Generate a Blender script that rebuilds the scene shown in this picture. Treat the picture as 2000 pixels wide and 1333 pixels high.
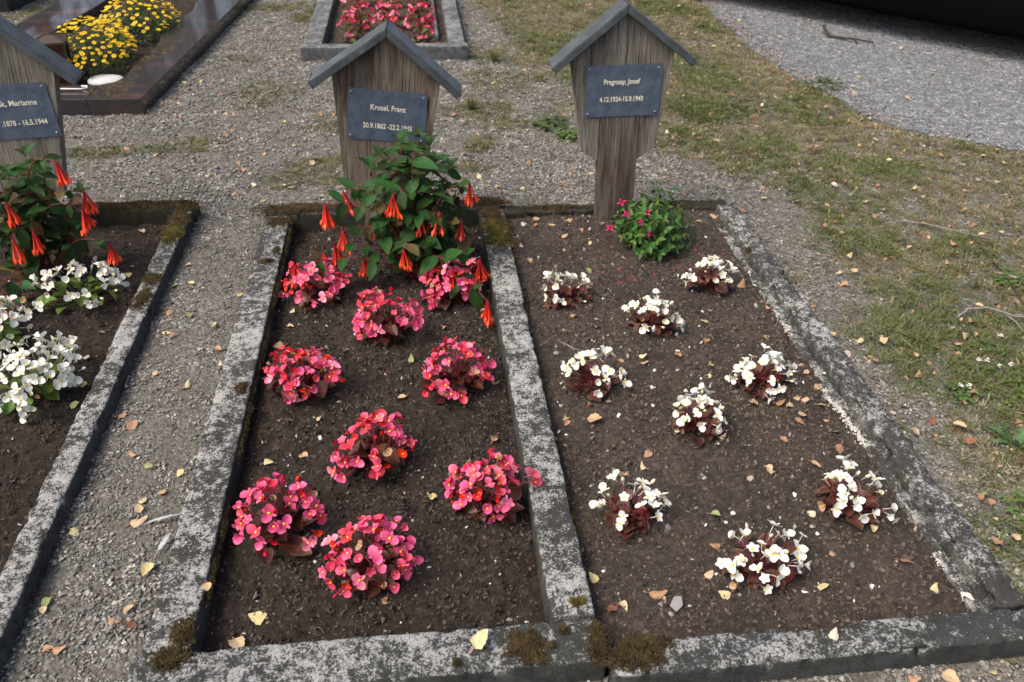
import bpy, bmesh, math, random
import numpy as np
from mathutils import Vector, Matrix

for o in list(bpy.data.objects):
    bpy.data.objects.remove(o, do_unlink=True)
SC = bpy.context.scene
COL = SC.collection
rad = math.radians

# ------------------------------------------------------------------ camera
cd = bpy.data.cameras.new('camera')
cam = bpy.data.objects.new('camera', cd)
COL.objects.link(cam)
_r = Vector((0.99348, -0.11158, 0.02325)); _u = Vector((0.04646, 0.58270, 0.81136)); _f = Vector((0.10408, 0.80499, -0.58409))
M = Matrix.Identity(4)
for i in range(3):
    M[i][0] = _r[i]; M[i][1] = _u[i]; M[i][2] = -_f[i]
M[2][3] = 1.58
cam.matrix_world = M
cd.sensor_width = 36; cd.lens = 28.735; cd.clip_start = 0.05; cd.clip_end = 400
cd.dof.use_dof = True; cd.dof.focus_distance = 2.15; cd.dof.aperture_fstop = 6.3
SC.camera = cam

# ------------------------------------------------------------------ sky, sun, exposure
SUN_AZ, SUN_EL = rad(-112), rad(56)          # azimuth clockwise from +Y
w = bpy.data.worlds.new('World'); SC.world = w; w.use_nodes = True
nt = w.node_tree; nt.nodes.clear()
sky = nt.nodes.new('ShaderNodeTexSky'); sky.sky_type = 'NISHITA'; sky.sun_disc = False
sky.sun_elevation = SUN_EL; sky.sun_rotation = SUN_AZ
sky.air_density = 1.0; sky.dust_density = 6.0; sky.ozone_density = 0.6
bg = nt.nodes.new('ShaderNodeBackground'); bg.inputs['Strength'].default_value = 0.15
wo = nt.nodes.new('ShaderNodeOutputWorld')
nt.links.new(sky.outputs[0], bg.inputs['Color']); nt.links.new(bg.outputs[0], wo.inputs[0])
sl = bpy.data.lights.new('sun', 'SUN'); sl.energy = 1.5; sl.angle = rad(24); sl.color = (1.0, 0.95, 0.87)
sun = bpy.data.objects.new('sun', sl); COL.objects.link(sun)
sd = Vector((math.sin(SUN_AZ) * math.cos(SUN_EL), math.cos(SUN_AZ) * math.cos(SUN_EL), math.sin(SUN_EL)))
sun.rotation_euler = sd.to_track_quat('Z', 'Y').to_euler()
vs = SC.view_settings
SC.display_settings.display_device = 'sRGB'
vs.view_transform = 'Standard'; vs.look = 'None'; vs.gamma = 1.0; vs.use_curve_mapping = False
vs.exposure = 0.74
cy = SC.cycles
cy.max_bounces = 5; cy.diffuse_bounces = 3; cy.glossy_bounces = 2; cy.transmission_bounces = 3; cy.transparent_max_bounces = 4
cy.use_adaptive_sampling = True; cy.adaptive_threshold = 0.03

# ------------------------------------------------------------------ helpers
RN = random.Random(11)
_TAB = {}
def vn(x, y, seed=0):
    t = _TAB.get(seed)
    if t is None:
        t = _TAB[seed] = np.random.default_rng(seed + 100).random((256, 256))
    x = np.asarray(x, float); y = np.asarray(y, float)
    xi = np.floor(x).astype(int); yi = np.floor(y).astype(int)
    fx = x - xi; fy = y - yi
    fx = fx * fx * (3 - 2 * fx); fy = fy * fy * (3 - 2 * fy)
    a = t[xi & 255, yi & 255]; b = t[(xi + 1) & 255, yi & 255]; c = t[xi & 255, (yi + 1) & 255]; d = t[(xi + 1) & 255, (yi + 1) & 255]
    return (a * (1 - fx) + b * fx) * (1 - fy) + (c * (1 - fx) + d * fx) * fy
def fbm(x, y, o=4, seed=0):
    s = 0; a = .5; n = 0
    x = np.asarray(x, float); y = np.asarray(y, float)
    for k in range(o):
        s = s + a * vn(x * 2 ** k + 17.3 * k, y * 2 ** k + 9.1 * k, seed + k); n += a; a *= .5
    return s / n
def sstep(a, b, x):
    t = np.clip((np.asarray(x, float) - a) / (b - a), 0, 1); return t * t * (3 - 2 * t)

class MB:
    """collects faces with uvs and material slots, builds ONE mesh"""
    def __init__(s): s.v = []; s.f = []; s.uv = []; s.m = []
    def add(s, v, f, uv=None, M=None, mat=0):
        n = len(s.v)
        for i, p in enumerate(v):
            p = Vector(p)
            s.v.append(tuple(M @ p) if M is not None else tuple(p)); s.uv.append(uv[i] if uv is not None else (.5, .5))
        for q in f:
            s.f.append(tuple(n + i for i in q)); s.m.append(mat)
    def box(s, a, b, M=None, mat=0):
        x0, y0, z0 = a; x1, y1, z1 = b
        s.add([(x0,y0,z0),(x1,y0,z0),(x1,y1,z0),(x0,y1,z0),(x0,y0,z1),(x1,y0,z1),(x1,y1,z1),(x0,y1,z1)],
              [(3,2,1,0),(4,5,6,7),(0,1,5,4),(1,2,6,5),(2,3,7,6),(3,0,4,7)], M=M, mat=mat)
    def tube(s, pts, r0, r1, n=5, mat=0, cap=True):
        P = [Vector(p) for p in pts]; L = len(P); vv = []; ff = []; uu = []
        ref = Vector((.3, .2, 1)).normalized()
        for i, p in enumerate(P):
            d = (P[min(i + 1, L - 1)] - P[max(i - 1, 0)]).normalized()
            a = d.cross(ref)
            if a.length < .1: a = d.cross(Vector((1, 0, 0)))
            a.normalize(); b = d.cross(a); t = i / (L - 1); r = r0 + (r1 - r0) * t
            for k in range(n):
                an = 2 * math.pi * k / n
                vv.append(p + (a * math.cos(an) + b * math.sin(an)) * r); uu.append((k / n, t))
        for i in range(L - 1):
            for k in range(n):
                k2 = (k + 1) % n
                ff.append((i * n + k, i * n + k2, (i + 1) * n + k2, (i + 1) * n + k))
        if cap: ff.append(tuple(range(n - 1, -1, -1))); ff.append(tuple(range((L - 1) * n, L * n)))
        s.add(vv, ff, uu, mat=mat)
    def mesh(s, name, mats, smooth=True):
        me = bpy.data.meshes.new(name)
        me.from_pydata([tuple(p) for p in s.v], [], s.f)
        uvl = me.uv_layers.new(name='UVMap')
        li = np.empty(len(me.loops), int); me.loops.foreach_get('vertex_index', li)
        uvl.data.foreach_set('uv', np.array(s.uv, float)[li].ravel())
        for m in mats: me.materials.append(m)
        me.polygons.foreach_set('material_index', s.m)
        if smooth: me.polygons.foreach_set('use_smooth', [True] * len(me.polygons))
        me.update(); return me

def link(name, me, parent=None, M=None):
    o = bpy.data.objects.new(name, me); COL.objects.link(o)
    if parent is not None: o.parent = parent
    if M is not None: o.matrix_basis = M
    return o
def tag(o, label=None, cat=None, group=None, kind=None):
    if label: o['label'] = label
    if cat: o['category'] = cat
    if group: o['group'] = group
    if kind: o['kind'] = kind
    return o
def empty(name, loc, label, cat, group=None, rot=None):
    o = bpy.data.objects.new(name, None); COL.objects.link(o); o.empty_display_size = .05
    o.location = loc
    if rot: o.rotation_euler = rot
    return tag(o, label, cat, group)
def frame_yz(pos, ydir, zhint, s=1.0):
    """matrix with local Y along ydir and local Z near zhint"""
    y = Vector(ydir).normalized(); z = Vector(zhint); z = z - y * z.dot(y)
    if z.length < 1e-4: z = y.orthogonal()
    z.normalize(); x = y.cross(z)
    m = Matrix(((x[0]*s, y[0]*s, z[0]*s, pos[0]), (x[1]*s, y[1]*s, z[1]*s, pos[1]), (x[2]*s, y[2]*s, z[2]*s, pos[2]), (0, 0, 0, 1)))
    return m
def face_z(pos, z, spin, s=1.0):
    z = Vector(z).normalized(); x = z.orthogonal().normalized(); y = z.cross(x)
    c, n = math.cos(spin), math.sin(spin)
    return frame_yz(pos, x * n + y * c, z, s)

# ------------------------------------------------------------------ material helpers
class NM:
    def __init__(s, name, rough=.7, spec=.4):
        s.m = bpy.data.materials.new(name); s.m.use_nodes = True; s.t = s.m.node_tree
        s.b = s.t.nodes['Principled BSDF']; s.b.inputs['Roughness'].default_value = rough; s.b.inputs['Specular IOR Level'].default_value = spec
    def n(s, t, **k):
        x = s.t.nodes.new(t)
        for a, v in k.items(): setattr(x, a, v)
        return x
    def set(s, sock, v):
        if hasattr(v, 'is_linked'): s.t.links.new(v, sock)
        elif isinstance(v, tuple) and len(v) == 3 and sock.type == 'RGBA': sock.default_value = (*v, 1)
        else: sock.default_value = v
    def pos(s): return s.n('ShaderNodeNewGeometry').outputs['Position']
    def nz(s):
        x = s.n('ShaderNodeSeparateXYZ'); s.set(x.inputs[0], s.n('ShaderNodeNewGeometry').outputs['Normal']); return x.outputs[2]
    def obj(s): return s.n('ShaderNodeTexCoord').outputs['Object']
    def uv(s, i=None):
        o = s.n('ShaderNodeTexCoord').outputs['UV']
        if i is None: return o
        x = s.n('ShaderNodeSeparateXYZ'); s.set(x.inputs[0], o); return x.outputs[i]
    def rnd(s): return s.n('ShaderNodeObjectInfo').outputs['Random']
    def map(s, v, scale, loc=(0, 0, 0)):
        x = s.n('ShaderNodeMapping'); s.set(x.inputs[0], v); x.inputs['Scale'].default_value = scale; x.inputs['Location'].default_value = loc; return x.outputs[0]
    def noise(s, vec, scale, detail=4, rough=.55, dist=0):
        x = s.n('ShaderNodeTexNoise'); s.set(x.inputs['Vector'], vec); x.inputs['Scale'].default_value = scale
        x.inputs['Detail'].default_value = detail; x.inputs['Roughness'].default_value = rough; x.inputs['Distortion'].default_value = dist
        return x.outputs['Fac']
    def voro(s, vec, scale, out='Distance', feature='F1'):
        x = s.n('ShaderNodeTexVoronoi', feature=feature); s.set(x.inputs['Vector'], vec); x.inputs['Scale'].default_value = scale; return x.outputs[out]
    def ramp(s, f, stops, interp='LINEAR'):
        x = s.n('ShaderNodeValToRGB'); s.set(x.inputs[0], f); r = x.color_ramp; r.interpolation = interp
        while len(r.elements) < len(stops): r.elements.new(.5)
        for e, (p, c) in zip(r.elements, stops):
            e.position = p; e.color = (c, c, c, 1) if isinstance(c, (int, float)) else (*c, 1)
        return x.outputs[0]
    def mix(s, f, a, b, mode='MIX'):
        x = s.n('ShaderNodeMix', data_type='RGBA', blend_type=mode); s.set(x.inputs[0], f); s.set(x.inputs[6], a); s.set(x.inputs[7], b); return x.outputs[2]
    def math(s, op, a, b=0.0, clamp=False):
        x = s.n('ShaderNodeMath', operation=op, use_clamp=clamp); s.set(x.inputs[0], a); s.set(x.inputs[1], b); return x.outputs[0]
    def hsv(s, c, h=.5, sa=1.0, v=1.0):
        x = s.n('ShaderNodeHueSaturation'); s.set(x.inputs['Color'], c); s.set(x.inputs['Hue'], h); s.set(x.inputs['Saturation'], sa); s.set(x.inputs['Value'], v); return x.outputs[0]
    def lin(s, f, a, b):   # map 0..1 -> a..b
        x = s.n('ShaderNodeMapRange'); s.set(x.inputs[0], f); x.inputs[3].default_value = a; x.inputs[4].default_value = b; return x.outputs[0]
    def color(s, c): s.set(s.b.inputs['Base Color'], c); return s
    def rough(s, c): s.set(s.b.inputs['Roughness'], c); return s
    def bump(s, h, strength=.5, dist=.01):
        x = s.n('ShaderNodeBump'); s.set(x.inputs['Height'], h); x.inputs['Strength'].default_value = strength; x.inputs['Distance'].default_value = dist
        s.set(s.b.inputs['Normal'], x.outputs[0]); return s
    def trans(s, c, f):    # thin leaf: light passes through
        tr = s.n('ShaderNodeBsdfTranslucent'); s.set(tr.inputs[0], c)
        mx = s.n('ShaderNodeMixShader'); mx.inputs[0].default_value = f
        s.t.links.new(s.b.outputs[0], mx.inputs[1]); s.t.links.new(tr.outputs[0], mx.inputs[2])
        s.t.links.new(mx.outputs[0], s.t.nodes['Material Output'].inputs[0]); return s
    def attr(s, name):     # colour stored on scattered points
        x = s.n('ShaderNodeAttribute', attribute_type='INSTANCER', attribute_name=name); return x.outputs['Color']
    def back(s): return s.n('ShaderNodeNewGeometry').outputs['Backfacing']

def mat_kerb(name, dark, light, amount, sidelight=.25, moss=.0, alg=.3):
    k = NM(name, .92, .2); p = k.pos()
    A = k.noise(p, 38, 12, .8); B = k.noise(p, 170, 8, .75); Cn = k.noise(p, 6, 6, .65)
    v = k.math('ADD', k.math('MULTIPLY', A, .56), k.math('MULTIPLY', B, .44))
    top = k.ramp(k.nz(), [(.35, sidelight), (.8, 1.0)])
    thr = k.math('ADD', v, k.math('MULTIPLY', k.math('SUBTRACT', Cn, .5), .36))
    mask = k.ramp(thr, [(amount - .008, 0), (amount + .022, .75), (amount + .06, 1)])
    mask = k.math('MULTIPLY', mask, top)
    base = k.mix(k.ramp(k.noise(p, 24, 7, .7), [(.35, 0), (.7, 1)]), dark, tuple(c * 2.0 for c in dark))
    base = k.mix(k.math('MULTIPLY', k.ramp(k.noise(p, 260, 4, .6), [(.45, 0), (.75, 1)]), .5), base, tuple(c * 3 for c in dark))
    base = k.mix(k.math('MULTIPLY', k.ramp(k.noise(p, 7, 6, .65), [(.48, 0), (.66, 1)]), alg), base, (.03, .031, .02))
    lc = k.mix(k.ramp(k.noise(p, 190, 5, .75), [(.35, 0), (.7, 1)]), tuple(c * .5 for c in light), light)
    c = k.mix(mask, base, lc)
    c = k.mix(k.ramp(k.noise(p, 320, 3, .6), [(.34, .85), (.46, 0)]), c, (.02, .02, .02))
    if moss:
        mm = k.ramp(k.noise(p, 11, 9, .75), [(.56 - moss, 0), (.66 - moss, 1)])
        c = k.mix(mm, c, k.mix(k.noise(p, 160, 4, .7), (.010, .009, .005), (.055, .042, .014)))
    k.color(c); k.bump(k.math('ADD', k.math('MULTIPLY', B, .8), k.math('MULTIPLY', k.noise(p, 300, 5, .75), .6)), .9, .007)
    return k.m
KERB = mat_kerb('lichen_concrete', (.031, .031, .029), (.55, .545, .515), .496, .10)
KERBF = mat_kerb('lichen_concrete_dark', (.031, .032, .030), (.52, .525, .51), .510, .08)
KERBR = mat_kerb('rough_concrete', (.034, .034, .031), (.54, .54, .515), .512, .40, .0)
KERBM = mat_kerb('mossy_concrete', (.022, .022, .019), (.36, .36, .34), .555, .14, .08, .7)
KERBB = mat_kerb('grey_concrete', (.060, .062, .062), (.34, .35, .35), .495, .30)

def mat_gravel(name, c0, c1, c2, fine):
    k = NM(name, .95, .2); p = k.pos()
    a = k.voro(p, 110, 'Color'); x = k.n('ShaderNodeSeparateXYZ'); k.set(x.inputs[0], a)
    c = k.ramp(x.outputs[0], [(0, c0), (.5, c1), (1, c2)])
    d = k.voro(p, 110)
    c = k.mix(k.ramp(d, [(.35, 0), (.75, .6)]), c, fine)
    c = k.mix(k.ramp(k.noise(p, 2.2, 5, .6), [(.35, 0), (.65, .55)]), c, fine)
    c = k.hsv(c, v=k.lin(k.noise(p, 400, 3, .6), .6, 1.35))
    k.color(c); k.bump(k.math('SUBTRACT', k.noise(p, 300, 5, .7), d), .9, .006); return k.m
GROUND = mat_gravel('gravel_ground', (.07, .066, .056), (.14, .133, .117), (.26, .25, .228), (.125, .114, .094))
ROAD = mat_gravel('gravel_road', (.09, .095, .10), (.165, .172, .18), (.28, .29, .30), (.135, .14, .146))

def mat_soil(name, c0, c1):
    k = NM(name, .95, .15); p = k.pos()
    c = k.ramp(k.noise(p, 60, 8, .7), [(.3, tuple(v * .55 for v in c0)), (.5, c0), (.75, c1)])
    c = k.hsv(c, .5, 1.0, k.lin(k.noise(p, 5, 5, .6), .5, 1.5))
    k.color(c); k.bump(k.noise(p, 160, 8, .75), 1.0, .012); return k.m
SOIL = mat_soil('dark_soil', (.038, .029, .023), (.088, .069, .056))
SOILR = mat_soil('dry_soil', (.062, .049, .040), (.135, .108, .09))
def mat_clod(name, c0, c1):
    k = NM(name, .95, .15)
    c = k.mix(k.ramp(k.rnd(), [(0, 0), (1, 1)]), c0, c1)
    c = k.hsv(c, v=k.lin(k.noise(k.pos(), 350, 3), .6, 1.4)); k.color(c); k.bump(k.noise(k.pos(), 500, 4, .7), .8, .004); return k.m
CLOD = mat_clod('soil_crumb', (.020, .015, .012), (.115, .09, .073))
CLODR = mat_clod('soil_crumb_dry', (.036, .028, .0225), (.17, .135, .112))
def mat_stone(name):
    k = NM(name, .8, .3); c = k.attr('col')
    tn = k.n('ShaderNodeAttribute', attribute_type='GEOMETRY', attribute_name='tone').outputs['Fac']
    c = k.hsv(c, h=k.lin(tn, .485, .515), v=k.lin(tn, .6, 1.42))
    c = k.hsv(c, v=k.lin(k.noise(k.pos(), 300, 4, .65), .65, 1.35)); k.color(c); k.bump(k.noise(k.pos(), 500, 3), .3, .002); return k.m
STONE = mat_stone('gravel_stone')
def mat_simple(name, c, rough=.7, spec=.4, var=.3, scale=120, bump=0, metal=0, hue=0):
    k = NM(name, rough, spec); p = k.pos()
    cc = k.hsv(c if not isinstance(c, tuple) else k.mix(0.0, c, c), v=k.lin(k.noise(p, scale, 5, .6), 1 - var, 1 + var))
    k.color(cc); k.b.inputs['Metallic'].default_value = metal
    if bump: k.bump(k.noise(p, scale * 2, 5, .65), bump, .004)
    return k.m
def mat_wood(name, g0, g1, br, bamt):
    k = NM(name, .85, .25); p = k.obj()
    g = k.noise(k.map(p, (1, 1, .035)), 230, 8, .75, .3); g2 = k.noise(k.map(p, (1, 1, .10)), 30, 7, .68, .5); g3 = k.noise(k.map(p, (1, 1, .22)), 9, 5, .6)
    c = k.mix(k.ramp(g, [(.38, 0), (.60, 1)]), g0, g1)
    c = k.mix(k.ramp(k.math('ADD', k.math('MULTIPLY', g2, .6), k.math('MULTIPLY', g, .4)), [(bamt, 0), (bamt + .07, .95)]), c, br)
    c = k.mix(k.ramp(g3, [(.50, 0), (.66, .75)]), c, k.mix(g, (.018, .016, .013), (.085, .075, .06)))
    c = k.mix(k.ramp(k.math('ADD', k.math('MULTIPLY', g3, .4), k.math('MULTIPLY', g2, .6)), [(.34, .8), (.44, 0)]), c, tuple(min(1, v * 1.35) for v in g1))
    c = k.mix(k.ramp(g, [(.33, .95), (.41, 0)]), c, (.014, .011, .009))
    k.color(c); k.bump(g, .95, .008); return k.m
WOOD = mat_wood('weathered_wood', (.085, .066, .050), (.27, .225, .175), (.085, .042, .024), .505)
WOOD2 = mat_wood('silvery_wood', (.095, .082, .067), (.29, .26, .215), (.095, .055, .034), .575)
WOODP = mat_wood('lichened_wood', (.06, .05, .042), (.20, .175, .145), (.070, .036, .022), .50)
def mat_copper():
    k = NM('patinated_copper', .48, .5); p = k.obj()
    c = k.mix(k.ramp(k.noise(p, 20, 7, .65), [(.35, 0), (.65, 1)]), (.048, .054, .060), (.095, .112, .120))
    c = k.mix(k.ramp(k.noise(p, 55, 6, .7), [(.58, 0), (.75, .6)]), c, (.20, .235, .24))
    c = k.mix(k.ramp(k.noise(p, 9, 4, .6), [(.6, 0), (.75, .5)]), c, (.07, .045, .05))
    k.color(c); k.b.inputs['Metallic'].default_value = .25; k.rough(k.lin(k.noise(p, 90, 4), .38, .65)); k.bump(k.noise(p, 40, 4), .25, .004); return k.m
COPPER = mat_copper()
def mat_plaque():
    k = NM('slate_blue_metal', .5, .45); p = k.obj()
    c = k.mix(k.ramp(k.noise(p, 22, 8, .68), [(.3, 0), (.7, 1)]), (.042, .056, .082), (.098, .128, .175))
    c = k.mix(k.ramp(k.noise(k.map(p, (1, 1, .3)), 110, 4, .7), [(.6, 0), (.8, .35)]), c, (.16, .19, .25))
    c = k.mix(k.ramp(k.noise(p, 150, 3, .5), [(.27, .85), (.34, 0)]), c, (.012, .012, .014))
    k.color(c); k.rough(k.lin(k.noise(p, 40, 5), .38, .7)); return k.m
PLAQUE = mat_plaque()
LETTER = mat_simple('cream_lettering', (.72, .68, .54), .6, .3, .35, 60)
SCREW = mat_simple('screw_steel', (.30, .29, .28), .4, .5, .3, 90, 0, .7)
def mat_granite():
    k = NM('polished_granite', .07, .5); p = k.pos()
    band = k.noise(k.map(p, (.6, 2.2, 1)), 3.2, 5, .6, .8)
    c = k.mix(k.ramp(k.noise(p, 330, 4, .7), [(.4, 0), (.62, 1)]), (.015, .0145, .0155), (.058, .050, .049))
    c = k.mix(k.math('MULTIPLY', k.ramp(band, [(.55, 0), (.66, .7)]), k.ramp(k.noise(p, 260, 3, .6), [(.35, .3), (.6, 1)])), c, (.13, .06, .045))
    k.color(c); return k.m
GRANITE = mat_granite()
DARKGR = mat_simple('dark_granite', (.02, .021, .023), .25, .5, .4, 300)

# plant materials: two sides, colour along the blade, small differences from one to the next
def mat_petal(name, a, b, back, tr=.25, rough=.45):
    k = NM(name, rough, .3)
    c = k.mix(k.uv(1), a, b)
    c = k.mix(k.math('MULTIPLY', k.ramp(k.rnd(), [(.5, 0), (1, 1)]), .55), c, back)
    c = k.mix(k.back(), c, k.mix(.65, c, back))
    c = k.hsv(c, h=k.lin(k.rnd(), .49, .51), v=k.lin(k.noise(k.map(k.uv(), (14, 2, 1)), 3, 3), .85, 1.12))
    k.color(c); k.trans(c, tr); return k.m
PINK = mat_petal('pink_petal', (.58, .030, .105), (.80, .15, .30), (.56, .010, .032))
PINKL = mat_petal('pale_pink_petal', (.72, .10, .20), (.87, .36, .48), (.70, .05, .12))
REDP = mat_petal('red_bud_petal', (.58, .01, .02), (.62, .015, .035), (.50, .006, .012), .15)
WHITE = mat_petal('white_petal', (.70, .70, .56), (.80, .81, .79), (.74, .71, .62), .22)
CREAMB = mat_petal('cream_bud', (.60, .58, .36), (.74, .72, .56), (.70, .66, .46), .15)
WITHER = mat_petal('withered_petal', (.30, .17, .10), (.42, .28, .17), (.30, .16, .09), .15)
YEL = mat_simple('yellow_stamens', (.80, .48, .03), .6, .3, .3, 400)
def mat_leaf(name, top, vein, edge, back, rough=.4, tr=.18, veins=9, vary=.35, spec=.28, patch=None):
    k = NM(name, rough, spec); u = k.uv(0); t = k.uv(1)
    au = k.math('ABSOLUTE', k.math('SUBTRACT', u, .5))          # 0 at midrib .. .5 edge
    w = k.math('FRACT', k.math('MULTIPLY', k.math('SUBTRACT', t, k.math('MULTIPLY', au, .55)), float(veins)))
    vm = k.ramp(k.math('ABSOLUTE', k.math('SUBTRACT', w, .5)), [(.02, 1), (.09, 0)])
    vm = k.math('MAXIMUM', vm, k.ramp(au, [(.012, 1), (.035, 0)]))
    base = k.hsv(k.mix(0.0, top, top), h=k.lin(k.rnd(), .47, .53), v=k.lin(k.rnd(), 1 - vary, 1 + vary))
    base = k.hsv(base, v=k.lin(k.noise(k.uv(), 5, 4), .7, 1.3))
    if patch: base = k.mix(k.ramp(k.noise(k.uv(), 2.6, 3), [(.45, 0), (.62, .8)]), base, patch)
    c = k.mix(k.math('MULTIPLY', vm, .55), base, vein)
    c = k.mix(k.ramp(au, [(.43, 0), (.49, .8)]), c, edge)
    c = k.mix(k.back(), c, back)
    k.color(c); k.trans(c, tr); k.bump(k.math('MULTIPLY', vm, -1.0), .35, .002); return k.m
BEGLEAF = mat_leaf('begonia_bronze_leaf', (.075, .017, .013), (.10, .022, .016), (.17, .05, .03), (.17, .022, .024), .36, .12, 5, .5, .3, (.022, .026, .008))
BEGLEAFW = mat_leaf('begonia_maroon_leaf', (.11, .034, .028), (.06, .018, .015), (.27, .16, .095), (.15, .028, .026), .42, .15, 5, .5, .3, (.045, .030, .012))
BEGGREEN = mat_leaf('begonia_green_leaf', (.10, .17, .022), (.14, .22, .05), (.17, .20, .05), (.16, .22, .06), .35, .25, 5, .4)
BEGOLIVE = mat_leaf('begonia_olive_leaf', (.07, .085, .016), (.1, .11, .03), (.12, .06, .03), (.13, .09, .04), .4, .22, 5, .4)
FUCLEAF = mat_leaf('fuchsia_dark_leaf', (.020, .058, .012), (.055, .11, .03), (.045, .035, .02), (.045, .035, .03), .5, .16, 9, .45, .15)
FUCOLD = mat_leaf('fuchsia_bronze_leaf', (.075, .055, .018), (.11, .05, .03), (.13, .03, .02), (.10, .04, .03), .45, .2, 9, .4)
FUCGREEN = mat_leaf('fuchsia_green_leaf', (.035, .105, .016), (.07, .15, .03), (.06, .12, .02), (.06, .11, .04), .4, .2, 7, .45)
FUCTIP = mat_leaf('fuchsia_young_leaf', (.12, .18, .025), (.15, .2, .05), (.12, .15, .03), (.1, .14, .05), .4, .25, 7, .3)
YLEAF = mat_leaf('zinnia_leaf', (.035, .06, .014), (.06, .09, .02), (.05, .07, .02), (.05, .08, .03), .5, .15, 5, .5)
WEED = mat_leaf('weed_leaf', (.085, .135, .035), (.1, .18, .05), (.08, .14, .03), (.08, .14, .05), .45, .25, 7, .4)
STEMR = mat_simple('red_stem', (.16, .022, .028), .45, .4, .3, 90)
STEMB = mat_simple('woody_stem', (.10, .05, .035), .7, .3, .3, 120)
STEMG = mat_simple('green_stem', (.08, .12, .03), .6, .3, .3, 120)
def mat_tube():
    k = NM('fuchsia_flower', .4, .4)
    c = k.ramp(k.uv(1), [(0, (.30, .008, .015)), (.25, (.62, .022, .016)), (.7, (.82, .055, .018)), (1, (.86, .10, .03))])
    c = k.hsv(c, v=k.lin(k.rnd(), .8, 1.12)); k.color(c); k.trans(c, .15); return k.m
TUBE = mat_tube()
PURP = mat_petal('purple_corolla', (.16, .01, .17), (.22, .02, .24), (.15, .01, .12))
MAG = mat_petal('magenta_sepal', (.52, .015, .10), (.58, .03, .15), (.42, .01, .07))
YELP = mat_petal('yellow_petal', (.72, .46, .005), (.82, .58, .008), (.7, .45, .005), .2)
YELC = mat_simple('yellow_disc', (.30, .17, .01), .8, .2, .3, 300)
def mat_dry(name, a, b, edge):
    k = NM(name, .7, .3); u = k.uv(0); au = k.math('ABSOLUTE', k.math('SUBTRACT', u, .5))
    c = k.mix(k.rnd(), a, b)
    c = k.mix(k.ramp(k.noise(k.uv(), 4, 5, .6), [(.45, 0), (.75, .8)]), c, edge)
    c = k.mix(k.ramp(au, [(.012, .7), (.03, 0)]), c, edge)
    c = k.hsv(c, v=k.lin(k.noise(k.pos(), 150, 3), .8, 1.15)); k.color(c); k.trans(c, .15); return k.m
DRY = {'t': mat_dry('dry_tan_leaf', (.46, .31, .18), (.56, .43, .27), (.32, .17, .08)),
       'y': mat_dry('dry_yellow_leaf', (.52, .44, .20), (.58, .52, .30), (.38, .27, .11)),
       'o': mat_dry('dry_orange_leaf', (.33, .18, .10), (.45, .28, .165), (.20, .095, .052)),
       'g': mat_dry('green_fallen_leaf', (.20, .24, .10), (.32, .35, .15), (.16, .18, .07)),
       'p': mat_dry('pale_dry_leaf', (.58, .48, .35), (.62, .55, .43), (.42, .31, .2)),
       'r': mat_dry('rusty_leaf', (.18, .07, .04), (.26, .11, .06), (.11, .05, .028))}
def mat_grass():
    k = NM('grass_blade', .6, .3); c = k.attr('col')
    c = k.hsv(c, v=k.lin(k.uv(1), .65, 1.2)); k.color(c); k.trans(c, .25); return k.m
GRASS = mat_grass()
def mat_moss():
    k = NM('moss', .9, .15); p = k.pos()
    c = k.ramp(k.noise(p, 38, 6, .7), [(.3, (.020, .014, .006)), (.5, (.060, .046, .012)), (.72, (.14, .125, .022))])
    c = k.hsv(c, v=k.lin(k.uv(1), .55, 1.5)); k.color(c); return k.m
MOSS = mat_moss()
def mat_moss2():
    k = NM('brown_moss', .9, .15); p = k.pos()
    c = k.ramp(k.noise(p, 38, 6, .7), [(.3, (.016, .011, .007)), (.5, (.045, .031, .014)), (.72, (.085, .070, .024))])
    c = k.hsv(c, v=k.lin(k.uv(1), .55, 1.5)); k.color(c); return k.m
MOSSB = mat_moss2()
STRAW = mat_simple('dry_straw', (.20, .145, .09), .8, .2, .5, 40)
WHITEGR = mat_simple('white_granule', (.50, .48, .43), .8, .2, .3, 200, .4)
BARK = mat_simple('grey_bark', (.20, .19, .17), .9, .2, .6, 60, .8)
DARKBARK = mat_simple('dark_bark', (.05, .04, .032), .9, .2, .5, 60, .8)
WPLAST = mat_simple('white_coated_wire', (.75, .75, .73), .4, .4, .1, 60)
FEATHER = mat_simple('grey_feather', (.42, .43, .45), .7, .2, .3, 200)

# ================================================================== the setting
BEDS = [(-.585, 1.275, .965, 3.05), (-2.02, -.925, .86, 3.11), (-.635, .305, 5.215, 7.45)]
GRAN = [(-2.62, 4.345), (-1.42, 4.345), (-1.235, 6.4), (-1.19, 7.15), (-2.42, 7.15)]      # granite grave, plan
def in_poly(x, y, P):
    x = np.asarray(x, float); y = np.asarray(y, float); r = np.zeros(np.broadcast(x, y).shape, bool)
    for (xa, ya), (xb, yb) in zip(P, P[1:] + P[:1]):
        if ya == yb: continue
        r ^= ((ya > y) != (yb > y)) & (x < (xb - xa) * (y - ya) / (yb - ya) + xa)
    return r
def in_bed(x, y, m=0.0):
    r = in_poly(x, y, GRAN)
    for a, b, c, d in BEDS: r = r | ((x > a - m) & (x < b + m) & (y > c - m) & (y < d + m))
    return r
def road_x(y):
    y = np.asarray(y, float)
    a = np.interp(y, [3.537, 3.755, 3.98, 4.384, 4.952, 5.637, 6.647, 9, 40], [3.0, 2.662, 2.468, 2.361, 2.276, 2.246, 2.258, 2.3, 3])
    return np.where(y < 3.537, 3.0 + (3.537 - y) * 1.6, a)
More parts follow.
